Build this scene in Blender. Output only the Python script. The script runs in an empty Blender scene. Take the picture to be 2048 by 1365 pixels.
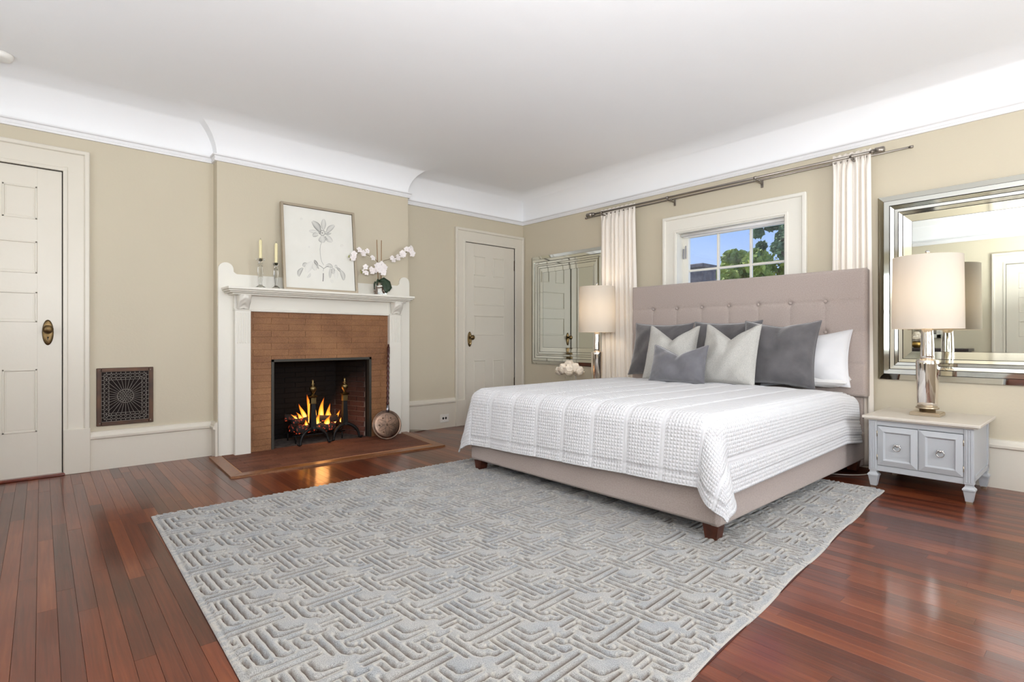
import bpy, math, random
import numpy as np
from mathutils import Vector, Matrix, noise
R = math.radians
PI = math.pi
rnd = random.Random(7)
scene = bpy.context.scene
COL = scene.collection

# ------------------------------------------------------------------ camera
cd = bpy.data.cameras.new('camera'); cam = bpy.data.objects.new('camera', cd); COL.objects.link(cam)
cd.sensor_width = 36.0; cd.lens = 36.0 * 1071 / 2048; cd.shift_y = -6.0 / 2048; cd.clip_start = 0.05; cd.clip_end = 300
cam.location = (0, 0, 1.0); cam.rotation_euler = (R(90), 0, R(48.68)); scene.camera = cam

# ------------------------------------------------------------------ view and world
vs = scene.view_settings
scene.display_settings.display_device = 'sRGB'
vs.view_transform = 'Standard'; vs.look = 'None'; vs.gamma = 1.0; vs.use_curve_mapping = False
vs.exposure = 0.0
try:
    scene.cycles.use_denoising = True
    scene.cycles.max_bounces = 10; scene.cycles.diffuse_bounces = 6; scene.cycles.glossy_bounces = 5
    scene.cycles.transmission_bounces = 8; scene.cycles.transparent_max_bounces = 12
    scene.cycles.sample_clamp_indirect = 6.0; scene.cycles.caustics_reflective = False; scene.cycles.caustics_refractive = False
except Exception:
    pass

def lin(c):
    return tuple((v / 12.92 if v <= 0.04045 else ((v + 0.055) / 1.055) ** 2.4) for v in [x / 255.0 for x in c[:3]]) + (1.0,)

w = bpy.data.worlds.new('sky'); scene.world = w; w.use_nodes = True
nt = w.node_tree; nt.nodes.clear()
out = nt.nodes.new('ShaderNodeOutputWorld'); bg = nt.nodes.new('ShaderNodeBackground')
tc = nt.nodes.new('ShaderNodeTexCoord'); sx = nt.nodes.new('ShaderNodeSeparateXYZ'); rp = nt.nodes.new('ShaderNodeValToRGB')
nt.links.new(tc.outputs['Generated'], sx.inputs[0]); nt.links.new(sx.outputs['Z'], rp.inputs[0])
rp.color_ramp.elements[0].position = 0.0; rp.color_ramp.elements[0].color = lin((206, 224, 250))
rp.color_ramp.elements[1].position = 0.5; rp.color_ramp.elements[1].color = lin((105, 155, 230))
e = rp.color_ramp.elements.new(0.2); e.color = lin((152, 188, 246))
nt.links.new(rp.outputs[0], bg.inputs[0]); bg.inputs[1].default_value = 1.15
nt.links.new(bg.outputs[0], out.inputs[0])

def area(name, loc, rot, sx_, sy_, power, col):
    l = bpy.data.lights.new(name, 'AREA'); l.shape = 'RECTANGLE'; l.size = sx_; l.size_y = sy_; l.energy = power; l.color = col
    o = bpy.data.objects.new(name, l); COL.objects.link(o); o.location = loc; o.rotation_euler = rot
    return o
# daylight entering by the windows behind and beside the camera
area('daylight_east', (1.72, 0.75, 1.45), (0, R(90), 0), 1.5, 1.3, 42, (0.93, 0.97, 1.0))
area('daylight_east', (1.72, 3.15, 1.45), (0, R(90), 0), 1.5, 1.3, 74, (0.93, 0.97, 1.0))
area('daylight_south', (-3.6, -1.22, 1.45), (R(90), 0, 0), 1.1, 1.5, 18, (0.94, 0.97, 1.0))
area('daylight_south', (0.75, -1.22, 1.45), (R(90), 0, 0), 1.1, 1.5, 16, (0.94, 0.97, 1.0))
# added unseen fill light, aimed upward to brighten the ceiling
area('ceiling_fill', (0.05, 0.05, 1.42), Vector((-.30, .30, .90)).to_track_quat('-Z', 'Y').to_euler(), .7, .7, 170, (0.97, 0.98, 1.0))
sl = bpy.data.lights.new('sun', 'SUN'); sl.energy = 5.5; sl.angle = R(1); sl.color = (1.0, 0.95, 0.86)
so = bpy.data.objects.new('sun', sl); COL.objects.link(so); so.rotation_euler = (R(38), R(10), R(150)); so.location = (3, -6, 9)
# (the sun comes over the roof from the south-west and only reaches the garden)
so.rotation_euler = Vector((0.80, 0.10, -0.62)).to_track_quat('-Z', 'Y').to_euler()

# ------------------------------------------------------------------ helpers
class MB:
    def __init__(s): s.v = []; s.f = []; s.sm = []
    def add(s, vs_, fs, smooth=False):
        b = len(s.v); s.v += [tuple(p) for p in vs_]; s.f += [tuple(i + b for i in f) for f in fs]; s.sm += [smooth] * len(fs); return s
    def box(s, a, b, bev=0.0):
        x0, y0, z0 = [min(p, q) for p, q in zip(a, b)]; x1, y1, z1 = [max(p, q) for p, q in zip(a, b)]
        if bev <= 0:
            v = [(x0,y0,z0),(x1,y0,z0),(x1,y1,z0),(x0,y1,z0),(x0,y0,z1),(x1,y0,z1),(x1,y1,z1),(x0,y1,z1)]
            return s.add(v, [(0,3,2,1),(4,5,6,7),(0,1,5,4),(1,2,6,5),(2,3,7,6),(3,0,4,7)])
        bev = min(bev, (x1-x0)/2.01, (y1-y0)/2.01, (z1-z0)/2.01)
        X = (x0, x1); Y = (y0, y1); Z = (z0, z1); v = []; idx = {}
        for i in (0,1):
            for j in (0,1):
                for k in (0,1):
                    sx_, sy_, sz_ = (1,-1)[i], (1,-1)[j], (1,-1)[k]
                    for ax in range(3):
                        p = [X[i] + sx_*bev, Y[j] + sy_*bev, Z[k] + sz_*bev]; p[ax] = (X[i], Y[j], Z[k])[ax]
                        idx[(i,j,k,ax)] = len(v); v.append(p)
        F = []
        for ax in range(3):
            o1, o2 = [(1,2),(2,0),(0,1)][ax]
            for e_ in (0,1):
                q = []
                for (a_, b_) in ((0,0),(1,0),(1,1),(0,1)):
                    t = [0,0,0]; t[ax] = e_; t[o1] = a_; t[o2] = b_; q.append(idx[(t[0],t[1],t[2],ax)])
                F.append(tuple(q if e_ else q[::-1]))
            for a_ in (0,1):
                for b_ in (0,1):
                    t0 = [0,0,0]; t1 = [0,0,0]; t0[o1] = t1[o1] = a_; t0[o2] = t1[o2] = b_; t1[ax] = 1
                    q = [idx[(*t0,o1)], idx[(*t1,o1)], idx[(*t1,o2)], idx[(*t0,o2)]]
                    F.append(tuple(q if (a_ != b_) else q[::-1]))
        for i in (0,1):
            for j in (0,1):
                for k in (0,1):
                    q = [idx[(i,j,k,0)], idx[(i,j,k,1)], idx[(i,j,k,2)]]
                    F.append(tuple(q if (i+j+k) % 2 else q[::-1]))
        return s.add(v, F)
    def frustum(s, c0, a0, b0, c1, a1, b1):
        v = [(c0[0]+i*a0, c0[1]+j*b0, c0[2]) for i, j in ((-1,-1),(1,-1),(1,1),(-1,1))] + [(c1[0]+i*a1, c1[1]+j*b1, c1[2]) for i, j in ((-1,-1),(1,-1),(1,1),(-1,1))]
        return s.add(v, [(0,3,2,1),(4,5,6,7),(0,1,5,4),(1,2,6,5),(2,3,7,6),(3,0,4,7)])
    def lathe(s, prof, c=(0,0,0), n=32, sy=1.0, caps=True):
        b = []; F = []
        for r_, z_ in prof:
            for k in range(n): b.append((c[0]+r_*math.cos(2*PI*k/n), c[1]+sy*r_*math.sin(2*PI*k/n), c[2]+z_))
        for i in range(len(prof)-1):
            for k in range(n):
                k2 = (k+1) % n; F.append((i*n+k, i*n+k2, (i+1)*n+k2, (i+1)*n+k))
        if caps:
            F.append(tuple(range(n))[::-1]); F.append(tuple((len(prof)-1)*n+k for k in range(n)))
        return s.add(b, F, True)
    def tube(s, pts, rad, n=8, caps=True):
        pts = [Vector(p) for p in pts]; b = []; F = []; m = len(pts)
        rr = rad if isinstance(rad, (list, tuple)) else [rad]*m
        prev = None
        for i, p in enumerate(pts):
            d = (pts[min(i+1, m-1)] - pts[max(i-1, 0)]); d = d.normalized() if d.length > 1e-9 else Vector((0,0,1))
            if prev is None:
                a = d.cross(Vector((0,0,1)) if abs(d.z) < .9 else Vector((1,0,0))).normalized()
            else:
                a = (prev - d*prev.dot(d)); a = a.normalized() if a.length > 1e-6 else d.orthogonal().normalized()
            prev = a; c = d.cross(a)
            for k in range(n):
                t = 2*PI*k/n; b.append(p + (a*math.cos(t) + c*math.sin(t))*rr[i])
        for i in range(m-1):
            for k in range(n):
                k2 = (k+1) % n; F.append((i*n+k, i*n+k2, (i+1)*n+k2, (i+1)*n+k))
        if caps: F.append(tuple(range(n))[::-1]); F.append(tuple((m-1)*n+k for k in range(n)))
        return s.add(b, F, True)
    def prism(s, poly, a, b, axis):  # poly in the two other axes, extruded along axis from a to b
        def P(p, t):
            if axis == 'x': return (t, p[0], p[1])
            if axis == 'y': return (p[0], t, p[1])
            return (p[0], p[1], t)
        n = len(poly); v = [P(p, a) for p in poly] + [P(p, b) for p in poly]
        F = [tuple(range(n))[::-1], tuple(range(n, 2*n))] + [(i, (i+1) % n, n+(i+1) % n, n+i) for i in range(n)]
        return s.add(v, F)
    def ball(s, c, r_, n=8, m=6, sc=(1,1,1), mat=None):
        v = []; F = []
        for i in range(m+1):
            th = PI*i/m
            for k in range(n):
                ph = 2*PI*k/n; p = Vector((math.sin(th)*math.cos(ph)*r_*sc[0], math.sin(th)*math.sin(ph)*r_*sc[1], math.cos(th)*r_*sc[2]))
                if mat is not None: p = mat @ p
                v.append((c[0]+p[0], c[1]+p[1], c[2]+p[2]))
        for i in range(m):
            for k in range(n):
                k2 = (k+1) % n; F.append((i*n+k, (i+1)*n+k, (i+1)*n+k2, i*n+k2))
        return s.add(v, F, True)

def wpos(o):
    p = Vector((0,0,0))
    while o is not None: p += o.location; o = o.parent
    return p
def obj(name, mb, mat, parent=None, smooth=None, bevel=0.0, fixn=False):
    me = bpy.data.meshes.new(name); off = wpos(parent) if parent is not None else Vector((0,0,0))
    me.from_pydata([(p[0]-off.x, p[1]-off.y, p[2]-off.z) for p in mb.v], [], mb.f)
    me.polygons.foreach_set('use_smooth', mb.sm if smooth is None else [smooth]*len(mb.f))
    if fixn:
        import bmesh
        bm = bmesh.new(); bm.from_mesh(me); bmesh.ops.recalc_face_normals(bm, faces=bm.faces); bm.to_mesh(me); bm.free()
    me.materials.append(mat); me.update()
    o = bpy.data.objects.new(name, me); COL.objects.link(o)
    if parent is not None: o.parent = parent
    if bevel > 0:
        m = o.modifiers.new('bevel', 'BEVEL'); m.width = bevel; m.segments = 2; m.limit_method = 'ANGLE'; m.angle_limit = R(35)
    return o
def gridobj(name, P, mat, parent=None, uv=None, closed=False, attr=None, smooth=True):
    """P: (n, m, 3) array"""
    n, m = P.shape[:2]; off = wpos(parent) if parent is not None else Vector((0,0,0))
    Q = (P.reshape(-1, 3) - np.array(off)).astype(np.float32)
    i, j = np.meshgrid(np.arange(n-1), np.arange(m-1), indexing='ij'); a = (i*m + j).ravel()
    F = np.stack([a, a+m, a+m+1, a+1], 1).astype(np.int32)
    me = bpy.data.meshes.new(name); me.vertices.add(n*m); me.vertices.foreach_set('co', Q.ravel())
    me.loops.add(F.size); me.loops.foreach_set('vertex_index', F.ravel())
    me.polygons.add(len(F)); me.polygons.foreach_set('loop_start', np.arange(len(F), dtype=np.int32)*4)
    me.polygons.foreach_set('use_smooth', np.full(len(F), smooth, dtype=bool))
    me.update(calc_edges=True); me.validate()
    if uv is not None:
        l = me.uv_layers.new(name='UVMap'); l.data.foreach_set('uv', uv.reshape(-1, 2)[F.ravel()].astype(np.float32).ravel())
    if attr is not None:
        for k, val in attr.items():
            at = me.attributes.new(k, 'FLOAT', 'POINT'); at.data.foreach_set('value', val.ravel().astype(np.float32))
    me.materials.append(mat); o = bpy.data.objects.new(name, me); COL.objects.link(o)
    if parent is not None: o.parent = parent
    return o
def tag(o, label, cat, group=None, kind=None):
    o['label'] = label; o['category'] = cat
    if group: o['group'] = group
    if kind: o['kind'] = kind
    return o
def thing(name, loc, label, cat, group=None):
    o = bpy.data.objects.new(name, None); o.empty_display_size = .05; COL.objects.link(o); o.location = loc
    return tag(o, label, cat, group)
def struct(o, label=None, cat=None):
    o['kind'] = 'structure'
    if label: o['label'] = label
    if cat: o['category'] = cat
    return o
def kids(o): return [c for c in list(bpy.data.objects) if c.parent == o]
def copy_tree(o, parent=None):
    c = o.copy(); COL.objects.link(c); c.parent = parent
    for ch in kids(o): copy_tree(ch, c)
    return c

# ------------------------------------------------------------------ materials
def M(name, col, rough=.5, metal=0.0, spec=.5, noise_=None, bump=None, coat=0, coat_r=.1, sheen=0, trans=0, ior=1.45, emit=None, emit_s=1, sss=0, var=None):
    m = bpy.data.materials.new(name); m.use_nodes = True; t = m.node_tree; b = t.nodes['Principled BSDF']
    c = lin(col)
    b.inputs['Base Color'].default_value = c; b.inputs['Roughness'].default_value = rough; b.inputs['Metallic'].default_value = metal
    b.inputs['Specular IOR Level'].default_value = spec; b.inputs['IOR'].default_value = ior
    b.inputs['Coat Weight'].default_value = coat; b.inputs['Coat Roughness'].default_value = coat_r
    b.inputs['Sheen Weight'].default_value = sheen; b.inputs['Transmission Weight'].default_value = trans
    if emit: b.inputs['Emission Color'].default_value = lin(emit); b.inputs['Emission Strength'].default_value = emit_s
    co = t.nodes.new('ShaderNodeTexCoord')
    if noise_:   # (scale, second colour, contrast)
        n = t.nodes.new('ShaderNodeTexNoise'); n.inputs['Scale'].default_value = noise_[0]; n.inputs['Detail'].default_value = 5
        r_ = t.nodes.new('ShaderNodeValToRGB'); k = noise_[2] if len(noise_) > 2 else .15
        r_.color_ramp.elements[0].position = .5-k; r_.color_ramp.elements[1].position = .5+k
        r_.color_ramp.elements[0].color = c; r_.color_ramp.elements[1].color = lin(noise_[1])
        t.links.new(co.outputs['Object'], n.inputs['Vector']); t.links.new(n.outputs['Fac'], r_.inputs[0]); t.links.new(r_.outputs[0], b.inputs['Base Color'])
    if bump:     # (scale, distance, stretch xyz)
        n = t.nodes.new('ShaderNodeTexNoise'); n.inputs['Scale'].default_value = bump[0]; n.inputs['Detail'].default_value = 4
        bp = t.nodes.new('ShaderNodeBump'); bp.inputs['Distance'].default_value = bump[1]; bp.inputs['Strength'].default_value = 1
        if len(bump) > 2:
            mp = t.nodes.new('ShaderNodeMapping'); mp.inputs['Scale'].default_value = bump[2]
            t.links.new(co.outputs['Object'], mp.inputs[0]); t.links.new(mp.outputs[0], n.inputs['Vector'])
        else: t.links.new(co.outputs['Object'], n.inputs['Vector'])
        t.links.new(n.outputs['Fac'], bp.inputs['Height']); t.links.new(bp.outputs[0], b.inputs['Normal'])
    return m
def nodes(m): return m.node_tree, m.node_tree.nodes['Principled BSDF']

m_wall = M('wall_paint', (200, 191, 170), .75, noise_=(1.2, (196, 187, 166), .3), bump=(60, .0006))
m_trim = M('cream_gloss_paint', (216, 210, 197), .35, noise_=(3, (212, 206, 192), .3), bump=(25, .0006))
m_mantel = M('white_mantel_paint', (226, 223, 213), .4, bump=(30, .0008))
m_ceil = M('ceiling_paint', (240, 241, 242), .85, noise_=(.9, (237, 238, 240), .3), bump=(8, .002))
m_rail = M('picture_rail_paint', (226, 226, 227), .45)
m_iron = M('black_iron', (34, 33, 33), .5, .6, bump=(80, .0006))
m_frame = M('painted_steel_frame', (62, 60, 54), .5, .3)
m_brass = M('aged_brass', (140, 122, 84), .34, 1.0, noise_=(25, (98, 78, 44), .25)); m_knob = M('dull_bronze', (128, 106, 72), .38, 1.0, noise_=(25, (84, 68, 46), .25))
m_bronze = M('oxidised_bronze', (96, 70, 54), .45, .7, noise_=(9, (62, 52, 48), .25))
m_grille = M('tarnished_iron', (146, 140, 132), .5, .4, noise_=(30, (110, 102, 94), .25))
m_dark = M('duct_darkness', (26, 14, 12), .9)
m_taupe = M('taupe_linen_upholstery', (178, 165, 158), .9, sheen=.2, noise_=(140, (162, 149, 142), .22), bump=(700, .0008))
m_velvet = M('charcoal_velvet', (94, 91, 93), .7, sheen=.7, noise_=(7, (66, 64, 66), .2), bump=(18, .004))
m_velvet2 = M('grey_velvet', (108, 107, 112), .7, sheen=.7, noise_=(9, (90, 89, 94), .2), bump=(24, .003))
m_linen = M('light_grey_linen', (196, 194, 188), .9, sheen=.1, noise_=(260, (160, 158, 153), .18), bump=(420, .0012))
m_cotton = M('white_cotton', (222, 221, 219), .85, sheen=.2, bump=(14, .004))
m_wood_leg = M('walnut_leg', (88, 44, 28), .35, noise_=(20, (58, 28, 18), .2))
m_curt = M('ivory_curtain', (236, 229, 219), .85, sheen=.2, bump=(300, .0004))
m_nickel = M('brushed_nickel', (150, 143, 135), .35, 1.0)
m_mirror = M('mirror_glass', (222, 226, 220), .015, 1.0)
m_mirror_edge = M('edge_mirror', (232, 234, 226), .05, 1.0)
m_back = M('mirror_backing', (60, 50, 42), .6)
m_chrome = M('mercury_glass', (236, 230, 222), .07, 1.0, bump=(3, .004, (6, 6, .6)))
m_champ = M('champagne_metal', (196, 182, 160), .28, 1.0)
m_stand = M('pale_grey_furniture_paint', (178, 181, 184), .42, noise_=(4, (173, 176, 179), .3))
m_standtop = M('pale_top_paint', (204, 197, 186), .3)
m_silver = M('silver_pull', (206, 204, 200), .25, 1.0)
m_glass = M('clear_crystal', (252, 253, 252), .02, trans=1.0, ior=1.28)
m_wax = M('ivory_wax', (234, 224, 178), .5)
m_wick = M('wick', (60, 50, 40), .9)
m_leaf = M('orchid_leaf', (48, 66, 46), .4, noise_=(30, (36, 52, 36), .2))
m_stem = M('orchid_stem', (94, 78, 50), .6)
m_bud = M('green_bud', (150, 152, 84), .5)
m_stick = M('bamboo_stake', (146, 104, 58), .6)
m_petal = M('white_petal', (244, 238, 236), .6)
m_peony = M('peony_petal', (245, 236, 222), .7)
m_pebble = M('pebbles', (176, 150, 128), .6, noise_=(90, (96, 70, 54), .1))
m_canvas = M('canvas_print_ground', (230, 229, 222), .7, noise_=(6, (222, 221, 212), .3))
m_pframe = M('champagne_picture_frame', (178, 166, 146), .35, .5)
m_plate = M('white_plastic', (228, 226, 220), .35)
m_black = M('black_plastic', (22, 20, 20), .4)
m_cable = M('white_cable', (205, 200, 192), .5)
m_ash = M('ash', (92, 86, 82), .95, noise_=(20, (50, 46, 44), .2))
m_pan = M('antique_copper', (150, 122, 104), .32, 1.0, noise_=(14, (96, 84, 76), .25), bump=(40, .0003))
m_turned = M('turned_dark_wood', (64, 26, 20), .25)
m_zinc = M('zinc_ferrule', (150, 150, 156), .35, 1.0)
m_esp = M('espresso_wood', (58, 50, 50), .35)
m_gold = M('gold_vase', (196, 160, 92), .25, 1.0)
m_trunk = M('bark', (82, 68, 54), .9)
m_hearthwood = M('oak_hearth_border', (136, 84, 46), .4, noise_=(60, (112, 66, 34), .25), coat=.3, coat_r=.2)
m_glasspane = bpy.data.materials.new('window_pane_glass'); m_glasspane.use_nodes = True
t = m_glasspane.node_tree; t.nodes.clear()
o_ = t.nodes.new('ShaderNodeOutputMaterial'); mx = t.nodes.new('ShaderNodeMixShader'); tr = t.nodes.new('ShaderNodeBsdfTransparent'); gl = t.nodes.new('ShaderNodeBsdfGlossy')
gl.inputs['Roughness'].default_value = .02; mx.inputs[0].default_value = .06
t.links.new(tr.outputs[0], mx.inputs[1]); t.links.new(gl.outputs[0], mx.inputs[2]); t.links.new(mx.outputs[0], o_.inputs[0])

# lamp shade: diffuse + translucent linen
m_shade = bpy.data.materials.new('linen_lamp_shade'); m_shade.use_nodes = True
t = m_shade.node_tree; t.nodes.clear()
o_ = t.nodes.new('ShaderNodeOutputMaterial'); mx = t.nodes.new('ShaderNodeMixShader'); df = t.nodes.new('ShaderNodeBsdfDiffuse'); tl = t.nodes.new('ShaderNodeBsdfTranslucent')
df.inputs[0].default_value = lin((206, 199, 188)); tl.inputs[0].default_value = lin((240, 226, 206)); mx.inputs[0].default_value = .13
t.links.new(df.outputs[0], mx.inputs[1]); t.links.new(tl.outputs[0], mx.inputs[2]); t.links.new(mx.outputs[0], o_.inputs[0])
m_shade_out = m_shade

# curtain slightly translucent
# floor boards: tint attribute per board
def wood_floor():
    m = bpy.data.materials.new('varnished_fir_boards'); m.use_nodes = True; t, b = nodes(m)
    at = t.nodes.new('ShaderNodeAttribute'); at.attribute_name = 'tint'
    co = t.nodes.new('ShaderNodeTexCoord'); mp = t.nodes.new('ShaderNodeMapping'); mp.inputs['Scale'].default_value = (2.2, 55, 10)
    n = t.nodes.new('ShaderNodeTexNoise'); n.inputs['Scale'].default_value = 1.6; n.inputs['Detail'].default_value = 6; n.inputs['Distortion'].default_value = .6
    cmb = t.nodes.new('ShaderNodeVectorMath'); cmb.operation = 'ADD'; sc = t.nodes.new('ShaderNodeVectorMath'); sc.operation = 'SCALE'; sc.inputs[3].default_value = 23
    t.links.new(at.outputs['Vector'], sc.inputs[0]); t.links.new(co.outputs['Object'], mp.inputs[0]); t.links.new(mp.outputs[0], cmb.inputs[0]); t.links.new(sc.outputs[0], cmb.inputs[1])
    t.links.new(cmb.outputs[0], n.inputs['Vector'])
    n2 = t.nodes.new('ShaderNodeTexNoise'); n2.inputs['Scale'].default_value = 1.3; n2.inputs['Detail'].default_value = 3
    t.links.new(co.outputs['Object'], n2.inputs['Vector'])
    ad = t.nodes.new('ShaderNodeMath'); ad.operation = 'MULTIPLY_ADD'; ad.inputs[1].default_value = .42
    t.links.new(n.outputs['Fac'], ad.inputs[0])
    a2 = t.nodes.new('ShaderNodeMath'); a2.operation = 'MULTIPLY_ADD'; a2.inputs[1].default_value = .34
    t.links.new(at.outputs['Fac'], a2.inputs[0])
    a3 = t.nodes.new('ShaderNodeMath'); a3.operation = 'MULTIPLY'; a3.inputs[1].default_value = .45; t.links.new(n2.outputs['Fac'], a3.inputs[0])
    t.links.new(a3.outputs[0], a2.inputs[2]); t.links.new(a2.outputs[0], ad.inputs[2])
    r_ = t.nodes.new('ShaderNodeValToRGB'); cr = r_.color_ramp
    cr.elements[0].position = .28; cr.elements[0].color = lin((50, 23, 14)); cr.elements[1].position = .9; cr.elements[1].color = lin((128, 70, 38))
    q = cr.elements.new(.5); q.color = lin((80, 36, 21)); q = cr.elements.new(.7); q.color = lin((106, 50, 28))
    t.links.new(ad.outputs[0], r_.inputs[0]); t.links.new(r_.outputs[0], b.inputs['Base Color'])
    b.inputs['Roughness'].default_value = .4; b.inputs['Coat Weight'].default_value = .55; b.inputs['Coat Roughness'].default_value = .13; b.inputs['Specular IOR Level'].default_value = .2
    n3 = t.nodes.new('ShaderNodeTexNoise'); n3.inputs['Scale'].default_value = 7; n3.inputs['Detail'].default_value = 2
    t.links.new(co.outputs['Object'], n3.inputs['Vector'])
    bp = t.nodes.new('ShaderNodeBump'); bp.inputs['Distance'].default_value = .0016; t.links.new(n3.outputs['Fac'], bp.inputs['Height'])
    t.links.new(bp.outputs[0], b.inputs['Coat Normal'])
    bp2 = t.nodes.new('ShaderNodeBump'); bp2.inputs['Distance'].default_value = .0008; t.links.new(n.outputs['Fac'], bp2.inputs['Height']); t.links.new(bp2.outputs[0], b.inputs['Normal'])
    return m
m_floor = wood_floor()
m_gap = M('floor_gap', (24, 10, 8), .9)
m_threshold = M('red_fir_threshold', (112, 44, 22), .3, noise_=(30, (84, 32, 18), .25), coat=.5)

def brick_mat(name, c1, c2, soot=0.0, rough=.85, fine=180, var=.3):
    m = bpy.data.materials.new(name); m.use_nodes = True; t, b = nodes(m)
    oi = t.nodes.new('ShaderNodeObjectInfo'); co = t.nodes.new('ShaderNodeTexCoord'); geo = t.nodes.new('ShaderNodeNewGeometry')
    n = t.nodes.new('ShaderNodeTexNoise'); n.inputs['Scale'].default_value = fine; n.inputs['Detail'].default_value = 3; t.links.new(geo.outputs['Position'], n.inputs['Vector'])
    n2 = t.nodes.new('ShaderNodeTexNoise'); n2.inputs['Scale'].default_value = 3.5; n2.inputs['Detail'].default_value = 4; t.links.new(geo.outputs['Position'], n2.inputs['Vector'])
    a = t.nodes.new('ShaderNodeMath'); a.operation = 'MULTIPLY_ADD'; a.inputs[1].default_value = var; t.links.new(oi.outputs['Random'], a.inputs[0])
    c = t.nodes.new('ShaderNodeMath'); c.operation = 'MULTIPLY_ADD'; c.inputs[1].default_value = .6; t.links.new(n.outputs['Fac'], c.inputs[0])
    d = t.nodes.new('ShaderNodeMath'); d.operation = 'MULTIPLY'; d.inputs[1].default_value = .5; t.links.new(n2.outputs['Fac'], d.inputs[0])
    t.links.new(d.outputs[0], c.inputs[2]); t.links.new(c.outputs[0], a.inputs[2])
    r_ = t.nodes.new('ShaderNodeValToRGB'); r_.color_ramp.elements[0].position = .35; r_.color_ramp.elements[1].position = 1.05
    r_.color_ramp.elements[0].color = lin(c1); r_.color_ramp.elements[1].color = lin(c2); t.links.new(a.outputs[0], r_.inputs[0])
    last = r_.outputs[0]
    if soot:
        # soot stain: a fixed stain on the upper and left inside of the firebox
        sp = t.nodes.new('ShaderNodeSeparateXYZ'); t.links.new(geo.outputs['Position'], sp.inputs[0])
        n3 = t.nodes.new('ShaderNodeTexNoise'); n3.inputs['Scale'].default_value = 5; t.links.new(geo.outputs['Position'], n3.inputs['Vector'])
        m1 = t.nodes.new('ShaderNodeMath'); m1.operation = 'MULTIPLY_ADD'; m1.inputs[1].default_value = .3; t.links.new(n3.outputs['Fac'], m1.inputs[0])
        m2 = t.nodes.new('ShaderNodeMath'); m2.operation = 'MULTIPLY_ADD'; m2.inputs[1].default_value = 1.25; m2.inputs[2].default_value = -.35; t.links.new(sp.outputs['Z'], m2.inputs[0]); t.links.new(m2.outputs[0], m1.inputs[2])
        m3 = t.nodes.new('ShaderNodeMath'); m3.operation = 'MULTIPLY_ADD'; m3.inputs[1].default_value = -2.4; m3.inputs[2].default_value = 6.15; t.links.new(sp.outputs['Y'], m3.inputs[0])
        m4 = t.nodes.new('ShaderNodeMath'); m4.operation = 'ADD'; t.links.new(m1.outputs[0], m4.inputs[0]); t.links.new(m3.outputs[0], m4.inputs[1]); m4.use_clamp = True
        mm = t.nodes.new('ShaderNodeMix'); mm.data_type = 'RGBA'; t.links.new(m4.outputs[0], mm.inputs[0]); t.links.new(last, mm.inputs[6]); mm.inputs[7].default_value = lin((10, 9, 10)); last = mm.outputs[2]
    t.links.new(last, b.inputs['Base Color']); b.inputs['Roughness'].default_value = rough; b.inputs['Specular IOR Level'].default_value = .25
    bp = t.nodes.new('ShaderNodeBump'); bp.inputs['Distance'].default_value = .0015; t.links.new(n.outputs['Fac'], bp.inputs['Height']); t.links.new(bp.outputs[0], b.inputs['Normal'])
    return m
m_brick = brick_mat('glazed_roman_brick', (100, 64, 44), (186, 138, 94), rough=.5, fine=160, var=.05)
m_joint = brick_mat('brick_joint', (112, 74, 54), (196, 150, 112), rough=.9)
m_fbrick = brick_mat('firebox_brick', (66, 42, 40), (122, 82, 72), soot=1, fine=60)
m_mortar = brick_mat('firebox_mortar', (112, 98, 92), (170, 156, 150), soot=1, fine=60)
m_tile = brick_mat('hearth_brick', (66, 36, 28), (124, 78, 58), rough=.65, fine=90)

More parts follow.
